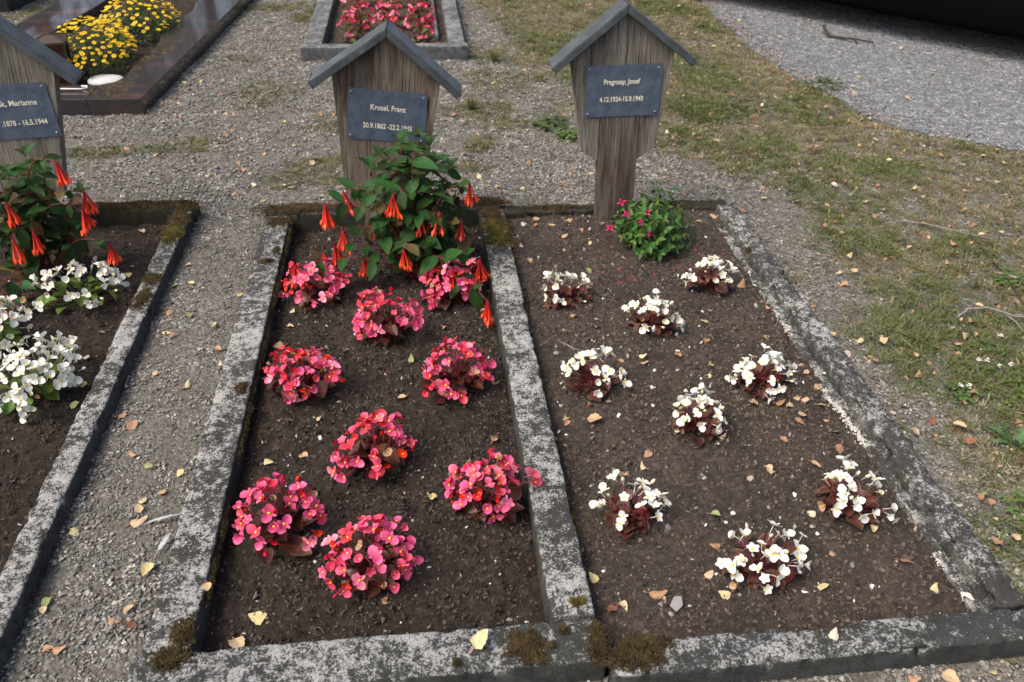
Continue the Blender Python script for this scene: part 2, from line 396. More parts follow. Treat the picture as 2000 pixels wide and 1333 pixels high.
def gz(x, y):
    x = np.asarray(x, float); y = np.asarray(y, float)
    z = .012 + .018 * (fbm(x * 2.3, y * 2.3, 4, 3) - .5)
    pth = np.exp(-((x + .75) / .22) ** 2) * sstep(.7, 1.2, y) * (1 - sstep(2.6, 3.2, y))
    z = z + .018 * pth + .02 * sstep(1.35, 1.8, x) * (1 - sstep(-.25, .05, x - road_x(y)))
    z = z + .006 * (fbm(x * 14, y * 14, 3, 8) - .5)
    far = sstep(9, 14, np.hypot(x, y)); return z * (1 - far)
STEP = .025
gx = np.arange(-3.6, 5.6, STEP); gy = np.arange(-.3, 8.2, STEP)
X, Y = np.meshgrid(gx, gy); Z = gz(X, Y); Z[in_bed(X, Y)] = -.16
nx, ny = len(gx), len(gy)
V = np.stack([X.ravel(), Y.ravel(), Z.ravel()], 1)
I = np.arange(nx * ny).reshape(ny, nx)
F = np.stack([I[:-1, :-1].ravel(), I[:-1, 1:].ravel(), I[1:, 1:].ravel(), I[1:, :-1].ravel()], 1)
def grid_mesh(name, V, F, mats, smooth=True):
    me = bpy.data.meshes.new(name)
    me.vertices.add(len(V)); me.vertices.foreach_set('co', np.asarray(V, np.float32).ravel())
    F = np.asarray(F); me.loops.add(F.size); me.loops.foreach_set('vertex_index', F.ravel().astype(np.int32))
    me.polygons.add(len(F)); me.polygons.foreach_set('loop_start', np.arange(0, F.size, F.shape[1], dtype=np.int32))
    me.update(calc_edges=True); me.validate()
    for m in mats: me.materials.append(m)
    if smooth: me.polygons.foreach_set('use_smooth', np.ones(len(me.polygons), bool))
    return me
# outer ring to the horizon, in the same sheet
ring = [(-150, -150), (150, -150), (150, 150), (-150, 150)]; inn = [I[0, 0], I[0, -1], I[-1, -1], I[-1, 0]]
V2 = np.vstack([V, np.array([(a, b, 0.0) for a, b in ring])]); n0 = len(V)
F2 = np.vstack([F, [[n0 + k, n0 + (k + 1) % 4, inn[(k + 1) % 4], inn[k]] for k in range(4)]])
tag(link('ground', grid_mesh('ground', V2, F2, [GROUND])), kind='structure')
# gravel road at the upper right
ys = np.concatenate([np.arange(1.5, 8.2, .05), np.arange(8.2, 40, 1.0)]); us = np.linspace(0, 1, 60) ** 1.4
RX = road_x(ys)[:, None] + .10 * (fbm(ys * 3, ys * 0, 3, 5)[:, None] - .5) + us[None, :] * 5.5
RY = np.repeat(ys[:, None], 60, 1)
RZ = gz(RX, RY) + .004 + .012 * sstep(0, .05, us)[None, :]
I2 = np.arange(RX.size).reshape(RX.shape)
tag(link('gravel_road', grid_mesh('gravel_road', np.stack([RX.ravel(), RY.ravel(), RZ.ravel()], 1),
    np.stack([I2[:-1, :-1].ravel(), I2[:-1, 1:].ravel(), I2[1:, 1:].ravel(), I2[1:, :-1].ravel()], 1), [ROAD])), kind='structure')
def on_road(x, y): return x > road_x(y) + .10 * (fbm(np.asarray(y) * 3, np.asarray(y) * 0, 3, 5) - .5)
def surf(x, y): return gz(x, y) + np.where(on_road(x, y), .016, 0)

# -------- soil in the beds
def soil_z(x, y, base, amp, seed, mound):
    return base + mound + amp * (fbm(x * 9, y * 9, 4, seed) - .5) + amp * .55 * (fbm(x * 45, y * 45, 3, seed + 9) - .5)
def soil_bed(x0, x1, y0, y1, base, amp, seed, mat, rise=None, step=.009):
    gx = np.arange(x0, x1 + step, step); gy = np.arange(y0, y1 + step, step); X, Y = np.meshgrid(gx, gy)
    u = (X - x0) / (x1 - x0); v = (Y - y0) / (y1 - y0)
    m = .02 * np.clip(1 - (2 * u - 1) ** 4, 0, 1) * np.clip(1 - (2 * v - 1) ** 6, 0, 1)
    if rise is not None: m = m + rise(X, Y)
    Z = soil_z(X, Y, base, amp, seed, m)
    I = np.arange(X.size).reshape(X.shape)
    o = link('soil_bed', grid_mesh('soil_bed', np.stack([X.ravel(), Y.ravel(), Z.ravel()], 1),
        np.stack([I[:-1, :-1].ravel(), I[:-1, 1:].ravel(), I[1:, 1:].ravel(), I[1:, :-1].ravel()], 1), [mat]))
    tag(o, kind='structure')
    def zf(x, y):
        i = np.clip(((np.asarray(x) - x0) / step).astype(int), 0, X.shape[1] - 1); j = np.clip(((np.asarray(y) - y0) / step).astype(int), 0, X.shape[0] - 1)
        return Z[j, i]
    return zf
zC = soil_bed(-.52, .25, 1.0, 3.02, .006, .040, 21, SOIL)
zR = soil_bed(.325, 1.245, .96, 3.02, .022, .030, 31, SOILR, lambda x, y: .012 * sstep(.9, 1.2, x) + .012 * sstep(2.6, 2.95, y))
zL = soil_bed(-2.0, -.95, .9, 3.09, .012, .036, 41, SOIL)
zB = soil_bed(-.55, .24, 5.22, 7.4, .03, .03, 51, SOILR, None, .02)
zG = soil_bed(-2.45, -1.40, 4.45, 7.0, .03, .03, 61, SOIL, None, .02)

# -------- scatter of things nobody could count: points carrying rotation, scale, variant and colour
def scatter(name, P, rot, scl, vi, col, variants, kind='stuff', label=None, cat=None):
    N = len(P); me = bpy.data.meshes.new(name); me.vertices.add(N); me.vertices.foreach_set('co', np.asarray(P, np.float32).ravel())
    a = me.attributes.new('rot', 'FLOAT_VECTOR', 'POINT'); a.data.foreach_set('vector', np.asarray(rot, np.float32).ravel())
    a = me.attributes.new('scl', 'FLOAT_VECTOR', 'POINT'); a.data.foreach_set('vector', np.asarray(scl, np.float32).ravel())
    a = me.attributes.new('vi', 'INT', 'POINT'); a.data.foreach_set('value', np.asarray(vi, np.int32).ravel())
    if col is not None:
        a = me.attributes.new('col', 'FLOAT_COLOR', 'POINT'); c4 = np.ones((N, 4), np.float32); c4[:, :3] = col; a.data.foreach_set('color', c4.ravel())
    cc = bpy.data.collections.new(name + '_kinds')
    for i, m in enumerate(variants): cc.objects.link(bpy.data.objects.new('%s_kind_%02d' % (name, i), m))
    g = bpy.data.node_groups.new(name, 'GeometryNodeTree')
    g.interface.new_socket('Geometry', in_out='INPUT', socket_type='NodeSocketGeometry'); g.interface.new_socket('Geometry', in_out='OUTPUT', socket_type='NodeSocketGeometry')
    n = g.nodes; gi = n.new('NodeGroupInput'); go = n.new('NodeGroupOutput'); ip = n.new('GeometryNodeInstanceOnPoints'); ci = n.new('GeometryNodeCollectionInfo')
    ci.inputs['Collection'].default_value = cc; ci.inputs['Separate Children'].default_value = True; ci.inputs['Reset Children'].default_value = True
    def na(t, nm):
        x = n.new('GeometryNodeInputNamedAttribute'); x.data_type = t; x.inputs['Name'].default_value = nm
        return next(o for o in x.outputs if o.name == 'Attribute' and o.enabled)
    L = g.links.new
    L(gi.outputs[0], ip.inputs['Points']); L(ci.outputs[0], ip.inputs['Instance']); ip.inputs['Pick Instance'].default_value = True
    L(na('INT', 'vi'), ip.inputs['Instance Index']); L(na('FLOAT_VECTOR', 'scl'), ip.inputs['Scale'])
    er = n.new('FunctionNodeEulerToRotation'); L(na('FLOAT_VECTOR', 'rot'), er.inputs[0]); L(er.outputs[0], ip.inputs['Rotation'])
    L(ip.outputs[0], go.inputs[0])
    o = link(name, me); md = o.modifiers.new('scatter', 'NODES'); md.node_group = g
    tag(o, label, cat, None, kind); return o

def hull_stone(seed, n=13, flat=.62, mat=None, elong=1.25):
    r = random.Random(seed); bm = bmesh.new()
    for i in range(n):
        z = r.uniform(-1, 1); a = r.uniform(0, 6.283); q = math.sqrt(1 - z * z); k = r.uniform(.82, 1.05)
        bm.verts.new((q * math.cos(a) * k * elong * .5, q * math.sin(a) * k * .5, z * k * flat * .5))
    bmesh.ops.convex_hull(bm, input=list(bm.verts))
    for v in [v for v in bm.verts if not v.link_faces]: bm.verts.remove(v)
    me = bpy.data.meshes.new('stone'); bm.to_mesh(me); bm.free()
    if mat: me.materials.append(mat)
    if mat is STONE: me.attributes.new('tone', 'FLOAT', 'POINT').data.foreach_set('value', [.45] * len(me.vertices))
    return me
rg = np.random.default_rng(5)
def grass_edge(y):
    return np.interp(y, [.5, 1.0, 1.6, 2.2, 2.8, 3.3, 3.8, 4.5, 5.2, 6.8, 8], [1.40, 1.36, 1.38, 1.42, 1.52, 1.50, 1.00, .80, .60, .42, .3])
def grass_mask(x, y):
    d = x - grass_edge(y) + .75 * (fbm(x * 2.6, y * 2.6, 4, 71) - .5)
    g = sstep(-.16, .26, d) * (1 - sstep(-.06, .05, x - road_x(y) + .16 * (fbm(x * 6, y * 6, 3, 77) - .5)))
    return g
# patches of low moss and grass in the gravel (x, y, rx, ry)
PATCH = [(-1.49, 3.82, .17, .06), (-1.19, 3.84, .14, .06), (-.82, 4.62, .15, .16), (-.50, 3.47, .16, .10), (.35, 4.27, .16, .12), (.31, 3.82, .07, .09),
         (-1.05, 3.92, .12, .05), (-1.05, 5.22, .11, .06), (-.86, 4.43, .10, .07), (.45, 4.1, .16, .10), (.45, 5.2, .10, .10), (-.45, 3.62, .13, .08),
         (-.72, 6.2, .12, .14), (-2.5, 6.3, .4, .15), (-.95, 6.5, .25, .1), (-.35, 4.1, .2, .08), (.15, 3.55, .14, .07), (-.25, 4.75, .15, .1), (.52, 4.75, .2, .18)]
def patch_mask(x, y):
    m = np.zeros_like(np.asarray(x, float))
    for px, py, a, b in PATCH: m = np.maximum(m, np.exp(-(((x - px) / a) ** 2 + ((y - py) / b) ** 2) * .55))
    return m
VIEW = [(-1.7, .15), (2.5, .05), (6.2, 7.2), (-3.7, 7.3)]
def sample(n, x0, x1, y0, y1):
    x = rg.uniform(x0, x1, n); y = rg.uniform(y0, y1, n); k = in_poly(x, y, VIEW); return x[k], y[k]
def stone_cluster(seed, n, rad_):
    r = random.Random(seed); bm = bmesh.new(); tones = []
    for q in range(n):
        me = hull_stone(seed * 50 + q, r.randint(8, 12), r.uniform(.5, .8), None, r.uniform(1.05, 1.5)); k = .35 + .65 * r.random() ** 1.6
        a = r.uniform(0, 6.28); d = rad_ * math.sqrt((q + .5) / n) * r.uniform(.8, 1.1); a = q * 2.399 + r.uniform(-.4, .4)
        me.transform(Matrix.Translation((d * math.cos(a), d * math.sin(a), k * .1)) @ Matrix.Rotation(r.uniform(0, 6.28), 4, 'Z') @ Matrix.Rotation(r.gauss(0, .3), 4, 'X') @ Matrix.Scale(k, 4))
        n0 = len(bm.verts); bm.from_mesh(me); tones += [r.random() ** 1.5] * (len(bm.verts) - n0); bpy.data.meshes.remove(me)
    me = bpy.data.meshes.new('stones'); bm.to_mesh(me); bm.free(); me.materials.append(STONE)
    at = me.attributes.new('tone', 'FLOAT', 'POINT'); at.data.foreach_set('value', tones); return me
CLUST = [stone_cluster(i + 3, 9, 1.55) for i in range(10)]
STONES = [hull_stone(i, RN.randint(10, 15), RN.uniform(.45, .75), STONE, RN.uniform(1.05, 1.5)) for i in range(10)]
def stone_scatter(name, x, y, z, s, pal, sink=.12, var=None):
    n = len(x); rot = np.stack([rg.normal(0, .10, n), rg.normal(0, .10, n), rg.uniform(0, 6.28, n)], 1)
    c = np.array(pal)[rg.integers(0, len(pal), n)] * rg.uniform(.85, 1.35, n)[:, None]
    scatter(name, np.stack([x, y, z + s * sink], 1), rot, np.repeat(s[:, None], 3, 1), rg.integers(0, 10, n), np.clip(c, 0, .8), var or CLUST)
PALG = [(.145, .138, .12), (.175, .167, .147), (.21, .202, .18), (.13, .123, .106), (.23, .222, .20), (.175, .16, .134), (.16, .155, .145), (.18, .153, .13)]
# gravel of the paths and between the graves
x, y = sample(185000, -3.5, 3.4, .1, 7.1)
near = 1 - sstep(2.5, 4.5, y)
fines = fbm(x * 4.5, y * 4.5, 4, 91)
mid = np.exp(-((x + .745) / .055) ** 2) * (y < 3)                       # trodden fine middle of the narrow path
dens = (.30 + .55 * sstep(.38, .55, fines)) * (1 - .8 * grass_mask(x, y)) * (1 - .7 * patch_mask(x, y)) * (1 - .55 * mid * sstep(.35, .6, fbm(x * 7, y * 3, 3, 15)))
dens *= np.where(y < 3.2, 1.0, .85)
k = (rg.random(len(x)) < dens) & ~in_bed(x, y, .028) & ~on_road(x, y)
x, y = x[k], y[k]
s = .0065 + .010 * rg.random(len(x)) ** 1.6; s = np.where(y > 3.2, s * 1.25, s)
stone_scatter('path_gravel', x, y, gz(x, y), s, PALG)
x, y = sample(100000, 2.0, 6.0, 2.7, 7.1)
k = on_road(x, y) & (rg.random(len(x)) < .8); x, y = x[k], y[k]
s = .0065 + .0065 * rg.random(len(x)) ** 1.8
PALR = [(.155, .161, .168), (.19, .198, .206), (.23, .238, .246), (.14, .145, .152), (.27, .278, .285), (.185, .19, .196)]
stone_scatter('road_gravel', x, y, surf(x, y), s, PALR)

# -------- soil crumbs, white specks and fibres
CL = [hull_stone(100 + i, RN.randint(8, 11), RN.uniform(.6, .9), CLOD, RN.uniform(1, 1.4)) for i in range(7)]
CLR = [hull_stone(120 + i, RN.randint(8, 11), RN.uniform(.6, .9), CLODR, RN.uniform(1, 1.4)) for i in range(7)]
def crumbs(n, x0, x1, y0, y1, zf, var, seed):
    x = rg.uniform(x0, x1, n); y = rg.uniform(y0, y1, n)
    k = rg.random(n) < (.35 + .65 * sstep(.35, .6, fbm(x * 8, y * 8, 3, seed))); x, y = x[k], y[k]; n = len(x)
    s = .0022 + .0125 * rg.random(n) ** 5
    scatter('soil_crumbs', np.stack([x, y, zf(x, y) + s * .15], 1), rg.uniform(0, 6.28, (n, 3)), np.repeat(s[:, None], 3, 1), rg.integers(0, 7, n), None, var)
crumbs(60000, -.505, .235, 1.04, 2.98, zC, CL, 3)
crumbs(60000, .338, 1.22, .99, 2.98, zR, CLR, 4)
crumbs(36000, -1.75, -.965, .95, 3.05, zL, CL, 5)
crumbs(5000, -.54, .22, 5.26, 6.9, zB, CLR, 6)
crumbs(6000, -2.4, -1.5, 4.5, 6.6, zG, CL, 7)
def specks(n, x0, x1, y0, y1, zf, big=.0):
    x = rg.uniform(x0, x1, n); y = rg.uniform(y0, y1, n)
    s = .0016 + .0035 * rg.random(n) ** 3 + big * rg.random(n) ** 14
    rot = rg.uniform(0, 6.28, (n, 3)); pal = np.array([(.55, .54, .50), (.42, .38, .32), (.30, .26, .21), (.62, .61, .58), (.22, .21, .20), (.34, .22, .15), (.16, .155, .15)])
    scatter('soil_pebbles', np.stack([x, y, zf(x, y) + .002], 1), rot, np.repeat(s[:, None], 3, 1), rg.integers(0, 10, n), pal[rg.integers(0, 7, n)], STONES)
specks(1500, -.5, .23, 1.04, 2.98, zC, .016); specks(2100, .34, 1.22, .99, 2.98, zR, .018); specks(800, -1.75, -.97, .95, 3.05, zL, .012)
def straw_mesh(seed):
    r = random.Random(seed); mb = MB(); L = r.uniform(.5, 1)
    mb.tube([(-L/2, 0, 0), (-L/6, r.uniform(-.1, .1), .05), (L/6, r.uniform(-.12, .12), .06), (L/2, r.uniform(-.2, .2), 0)], .028, .018, 3); return mb.mesh('straw', [STRAW])
STR = [straw_mesh(i) for i in range(5)]
def fibres(n, x0, x1, y0, y1, zf):
    x = rg.uniform(x0, x1, n); y = rg.uniform(y0, y1, n); s = .010 + .022 * rg.random(n) ** 3
    rot = np.stack([rg.normal(0, .15, n), rg.normal(0, .15, n), rg.uniform(0, 6.28, n)], 1)
    scatter('soil_fibres', np.stack([x, y, zf(x, y) + .0025], 1), rot, np.repeat(s[:, None], 3, 1), rg.integers(0, 5, n), None, STR)
fibres(700, -.5, .23, 1.04, 2.98, zC); fibres(1200, .34, 1.22, .99, 2.98, zR); fibres(400, -1.7, -.97, .95, 3.05, zL)
# white granules lying along the rough kerb
pl = [[(1.215, 2.675), (1.195, 2.377)], [(1.2, 2.225), (1.201, 2.104), (1.204, 1.985)], [(1.184, 1.80), (1.185, 1.678), (1.192, 1.537)], [(1.188, 1.171), (1.188, 1.118)]]
gxs, gys = [], []
for L in pl:
    for (xa, ya), (xb, yb) in zip(L, L[1:]):
        n = int(abs(ya - yb) * 1700); t = rg.random(n)
        gxs.append(xa + (xb - xa) * t + rg.normal(0, .0065, n)); gys.append(ya + (yb - ya) * t)
x = np.concatenate(gxs); y = np.concatenate(gys); n = len(x); s = .003 + .006 * rg.random(n) ** 1.5
SW = [hull_stone(140 + i, 9, .8, WHITEGR, 1.2) for i in range(5)]
scatter('white_granules', np.stack([x, y, zR(x, y) + .006], 1), rg.uniform(0, 6.28, (n, 3)), np.repeat(s[:, None], 3, 1), rg.integers(0, 5, n), None, SW)

# -------- grass: short matted tufts, dry and green
def tuft(seed, n, h, spread, flat):
    r = random.Random(seed); mb = MB()
    for i in range(n):
        a = r.uniform(0, 6.283); L = h * r.uniform(.5, 1.1); lean = r.uniform(.15, 1.0) * flat; wd = r.uniform(.0007, .0014)
        b = Vector((math.cos(a), math.sin(a), 0)) * r.uniform(0, spread); d = Vector((math.cos(a + r.uniform(-1, 1)), math.sin(a + r.uniform(-1, 1)), 0)); sd_ = Vector((-d.y, d.x, 0))
        pts = []
        for t in (0, .4, .75, 1): pts.append(b + d * (L * lean * t ** 1.5) + Vector((0, 0, L * (t * (1 - .55 * lean * t)))))
        v = []; uv = []
        for p, t, q in zip(pts, (0, .4, .75, 1), (1, .9, .6, 0)):
            v.append(p - sd_ * wd * q); uv.append((0, t))
            if q: v.append(p + sd_ * wd * q); uv.append((1, t))
        mb.add(v, [(0, 1, 3, 2), (2, 3, 5, 4), (4, 5, 6)], uv)
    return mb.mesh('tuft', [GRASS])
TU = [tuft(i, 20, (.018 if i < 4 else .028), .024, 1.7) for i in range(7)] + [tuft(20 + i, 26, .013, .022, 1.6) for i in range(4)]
x, y = sample(190000, -3.4, 5.4, .1, 7.2)
gm = grass_mask(x, y); pm = patch_mask(x, y)
pn = fbm(x * 3.2, y * 3.2, 4, 33); fn = fbm(x * 16, y * 16, 3, 35)
prob = np.maximum(gm * (.30 + .68 * sstep(.34, .54, fn * .55 + pn * .45)), .9 * sstep(.30, .62, pm + .55 * (fn - .5)))
k = (rg.random(len(x)) < prob) & ~in_bed(x, y, .02) & ~(on_road(x, y) & (rg.random(len(x)) < .93)); x, y, pn, fn, gm = x[k], y[k], pn[k], fn[k], gm[k]
n = len(x)
green = sstep(.46, .64, fbm(x * 2.4, y * 2.4, 4, 55))
for gx_, gy_, r_ in [(1.6, 4.18, .26), (1.73, 3.67, .14), (1.70, 3.31, .1), (1.38, 3.9, .15), (2.12, 2.6, .2), (1.85, 1.85, .2), (.46, 5.2, .12), (1.66, 1.55, .12), (.6, 5.9, .3), (.4, 4.1, .2), (1.9, 2.3, .2)]:
    green = np.maximum(green, np.exp(-((x - gx_) ** 2 + (y - gy_) ** 2) / r_ ** 2))
u = rg.random(n)[:, None]
dry = np.array([(.37, .31, .20)]) * (1 - u) + np.array([(.22, .185, .10)]) * u
oli = np.array([(.125, .13, .048)]) * (1 - u) + np.array([(.19, .18, .075)]) * u
grn = np.array([(.095, .122, .036)]) * (1 - u) + np.array([(.16, .175, .065)]) * u
g2 = np.clip(green + rg.normal(0, .30, n), 0, 1)[:, None]; mx = (rg.random(n)[:, None] < .48)
colr = np.where(g2 > .6, grn, np.where(mx, dry, oli))
mossy = gm < .15
colr = np.where(mossy[:, None], np.array([(.15, .15, .062)]) * rg.uniform(.6, 1.4, n)[:, None], colr)
vi = np.where(mossy, rg.integers(7, 11, n), rg.integers(0, 7, n))
s = rg.uniform(.65, 1.25, n) * np.where(green > .75, 1.2, .95)
rot = np.stack([rg.normal(0, .25, n), rg.normal(0, .25, n), rg.uniform(0, 6.28, n)], 1)
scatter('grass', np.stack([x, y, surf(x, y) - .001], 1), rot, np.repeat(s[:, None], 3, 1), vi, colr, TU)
# dead straw and needles among the grass
x, y = sample(22000, .4, 3.2, .8, 6.9); k = (rg.random(len(x)) < grass_mask(x, y)) & ~in_bed(x, y, .02); x, y = x[k], y[k]; n = len(x)
s = .015 + .04 * rg.random(n) ** 2
scatter('grass_straw', np.stack([x, y, surf(x, y) + .012 * rg.random(n)], 1), np.stack([rg.normal(0, .2, n), rg.normal(0, .2, n), rg.uniform(0, 6.28, n)], 1), np.repeat(s[:, None], 3, 1), rg.integers(0, 5, n), None, STR)

# ================================================================== kerbs
def kerb_mesh(name, x0, x1, y0, y1, z0, z1, mat, seed, amp=.0018, chip=.006, rnd=.008, tilt=0.0):
    """long concrete bar with rounded, chipped edges; long axis found from the plan"""
    alongx = (x1 - x0) > (y1 - y0); L = (x1 - x0) if alongx else (y1 - y0); wd = (y1 - y0) if alongx else (x1 - x0)
    pr = [(-.5, 0, 0), (-.5, .35, 0), (-.5, .7, 0)]
    h = z1 - z0; H = h
    prof = [(-wd/2, z0, 0), (-wd/2, z0 + h*.3, 0), (-wd/2, z0 + h*.6, 0), (-wd/2, z0 + h*.82, .2)]
    for a in (180, 150, 120, 90): prof.append((-wd/2 + rnd + rnd*math.cos(rad(a)), z1 - rnd + rnd*math.sin(rad(a)), 1))
    for q in (.2, .4, .6, .8): prof.append((-wd/2 + wd*q, z1, .15))
    for a in (90, 60, 30, 0): prof.append((wd/2 - rnd + rnd*math.cos(rad(a)), z1 - rnd + rnd*math.sin(rad(a)), 1))
    prof += [(wd/2, z0 + h*.82, .2), (wd/2, z0 + h*.6, 0), (wd/2, z0 + h*.3, 0), (wd/2, z0, 0)]
    n = max(3, int(L / .007)); P = np.array(prof); m = len(P); T = np.linspace(0, 1, n + 1)
    S = np.repeat(P[None, :, 0], n + 1, 0); Zz = np.repeat(P[None, :, 1], n + 1, 0); A = np.repeat((T * L)[:, None], m, 1)
    arc = np.concatenate([[0], np.cumsum(np.hypot(np.diff(P[:, 0]), np.diff(P[:, 1])))])[None, :].repeat(n + 1, 0)
    A_ = A + .09 * fbm(A * 13, A * 0 + seed, 3, seed + 7) + .03 * fbm(A * 41, arc * 30, 2, seed + 8)
    d = amp * 2.2 * (fbm(A_ * 55, arc * 55 + seed, 5, seed) - .5) + amp * .8 * (fbm(A * 9, arc * 9 + seed, 3, seed + 3) - .5) * 2
    cf = P[None, :, 2]
    side = np.sign(S)
    ch = chip * cf * np.clip((fbm(A_ * 31, side * 3 + seed + arc * 25, 5, seed + 5) - .5) * 4, 0, 1.6)
    nx_ = np.zeros(m); nz_ = np.zeros(m); nx_[:4] = -1; nx_[-4:] = 1; nz_[7:13] = 1
    for i, a in zip(range(4, 8), (180, 150, 120, 90)): nx_[i] = math.cos(rad(a)); nz_[i] = math.sin(rad(a))
    for i, a in zip(range(12, 16), (90, 60, 30, 0)): nx_[i] = math.cos(rad(a)); nz_[i] = math.sin(rad(a))
    S = S + nx_[None] * (d - ch); Zz = Zz + nz_[None] * (d - ch) + tilt * (T[:, None] - .5)
    endr = np.minimum(T, 1 - T)[:, None] * L
    er = np.clip(1 - endr / .012, 0, 1); A2 = np.where(T[:, None] < .5, A + 0, A); Zz = Zz - er * .004 * (nz_[None] > .3); S = S * (1 - er * .03)
    if alongx: VV = np.stack([x0 + A2, (y0 + y1) / 2 + S, Zz], -1)
    else: VV = np.stack([(x0 + x1) / 2 - S, y0 + A2, Zz], -1)
    VV = VV.reshape(-1, 3); I = np.arange((n + 1) * m).reshape(n + 1, m)
    F = np.stack([I[:-1, :-1].ravel(), I[1:, :-1].ravel(), I[1:, 1:].ravel(), I[:-1, 1:].ravel()], 1)
    F = F[:, ::-1]
    me = bpy.data.meshes.new(name); fl = [tuple(map(int, f)) for f in F] + [tuple(int(i) for i in I[0]), tuple(int(i) for i in I[-1, ::-1])]
    me.from_pydata([tuple(map(float, v)) for v in VV], [], fl); me.materials.append(mat)
    bm = bmesh.new(); bm.from_mesh(me); bmesh.ops.recalc_face_normals(bm, faces=bm.faces); bm.to_mesh(me); bm.free()
    me.polygons.foreach_set('use_smooth', [True] * len(me.polygons)); me.update(); return me
def child_world(name, me, root):
    o = link(name, me, root); o.location = -root.location; return o
gD = empty('grave_border', (.35, 2.0, 0), 'double grave border of lichen spotted concrete kerbs around two planted beds', 'grave border')
def K(root, *a, **k): return child_world('kerb_stone', kerb_mesh('kerb_stone', *a, **k), root)
kl = K(gD, -.608, -.508, 1.0495, 2.985, -.12, .08, KERB, 1)
km = K(gD, .237, .335, 1.054, 2.99, -.12, .082, KERB, 2, tilt=-.004)
kr = K(gD, 1.222, 1.302, .992, 2.97, -.12, .082, KERBR, 3, amp=.0085, chip=.022, rnd=.014)
kb = K(gD, -.612, .322, 2.992, 3.082, -.12, .078, KERBM, 4, amp=.003, chip=.012)
kb2 = K(gD, .328, 1.29, 2.985, 3.062, -.12, .058, KERBM, 5, amp=.004, chip=.014)
kf = K(gD, -.622, .338, .942, 1.048, -.12, .08, KERBF, 6, chip=.009)
kf2 = K(gD, .348, 1.325, .905, .985, -.12, .079, KERBF, 7, chip=.012, tilt=.003)
ft = child_world('footing', kerb_mesh('footing', 1.186, 1.228, 1.0, 2.95, -.12, .046, KERBR, 8, amp=.004, chip=.010), gD)
gL = empty('grave_border', (-1.45, 2.0, 0), 'single grave border at the frame edge with mossy kerb and white begonias inside', 'grave border')
k1 = K(gL, -.965, -.897, .93, 3.052, -.12, .08, KERB, 11, chip=.007)
k2 = K(gL, -2.06, -.893, 3.058, 3.142, -.12, .079, KERBM, 12, amp=.003)
K(gL, -2.06, -1.99, .93, 3.052, -.12, .08, KERB, 13); K(gL, -2.06, -.897, .845, .924, -.12, .08, KERBF, 14)
gB = empty('grave_border', (-.16, 6.3, 0), 'plain grey concrete border behind the middle marker, full of pink begonias', 'grave border')
K(gB, -.665, -.55, 5.262, 7.5, -.14, .105, KERBB, 15); K(gB, .225, .33, 5.262, 7.5, -.14, .10, KERBB, 16)
K(gB, -.68, .345, 5.17, 5.256, -.14, .10, KERBB, 17, chip=.008); K(gB, -.545, .22, 7.41, 7.5, -.14, .10, KERBB, 18)
strip = child_world('inner_strip', kerb_mesh('inner_strip', .15, .175, 5.5, 7.2, -.02, .075, KERBB, 19, amp=.003), gB)

# moss cushions on the kerbs: parts of the stone they grow on
def moss_patch(root, par, x, y, rx, ry, z, mat, n, h=.006, seed=0, wall=None):
    r = np.random.default_rng(seed + 500); mb_v = []; mb_f = []; uv = []
    m = int(n * 1.6); px = r.uniform(-1, 1, m); py = r.uniform(-1, 1, m); d = np.hypot(px, py)
    a = np.arctan2(py, px); lim = .62 + .55 * (1.5 * fbm(np.cos(a) * 2.6 + seed, np.sin(a) * 2.6 + seed, 4, seed) - .5)
    pr_ = np.clip(1.35 - d / np.maximum(lim, .05), 0, .5) * 2; k = r.random(m) < pr_; px, py, d, lim = px[k], py[k], d[k], lim[k]; m = len(px)
    cz = np.clip(1 - (d / lim) ** 2, 0, 1) * h * 1.6
    for i in range(m):
        bx, by = x + px[i] * rx, y + py[i] * ry; bz = z - .002 + cz[i]; hh = h * r.uniform(.6, 1.4); wdt = h * .32
        tx, ty = r.normal(0, h * .45, 2); b = len(mb_v); an = r.uniform(0, 6.28)
        for q in range(3): mb_v.append((bx + math.cos(an + q * 2.09) * wdt, by + math.sin(an + q * 2.09) * wdt, bz)); uv.append((0, 0))
        mb_v.append((bx + tx, by + ty, bz + hh)); uv.append((0, 1))
        mb_f += [(b, b + 1, b + 3), (b + 1, b + 2, b + 3), (b + 2, b, b + 3)]
    # cushion body under the spikes
    b = len(mb_v); mb_v.append((x, y, z + h * 1.5)); uv.append((0, .3)); K_ = 36
    for q in range(K_):
        an = q / K_ * 6.283; l = .62 + .55 * (1.5 * float(fbm(math.cos(an) * 2.6 + seed, math.sin(an) * 2.6 + seed, 4, seed)) - .5)
        mb_v.append((x + math.cos(an) * l * .5 * rx, y + math.sin(an) * l * .5 * ry, z + h * .9)); uv.append((0, .2))
        mb_v.append((x + math.cos(an) * l * .85 * rx, y + math.sin(an) * l * .85 * ry, z - .004)); uv.append((0, 0))
    for q in range(K_):
        q2 = (q + 1) % K_
        mb_f += [(b, b + 1 + 2 * q, b + 1 + 2 * q2), (b + 1 + 2 * q, b + 2 + 2 * q, b + 2 + 2 * q2, b + 1 + 2 * q2)]
    mb = MB(); mb.v = mb_v; mb.f = mb_f; mb.uv = uv; mb.m = [0] * len(mb_f)
    o = link('moss', mb.mesh('moss', [mat]), par); o['kind'] = 'stuff'; return o
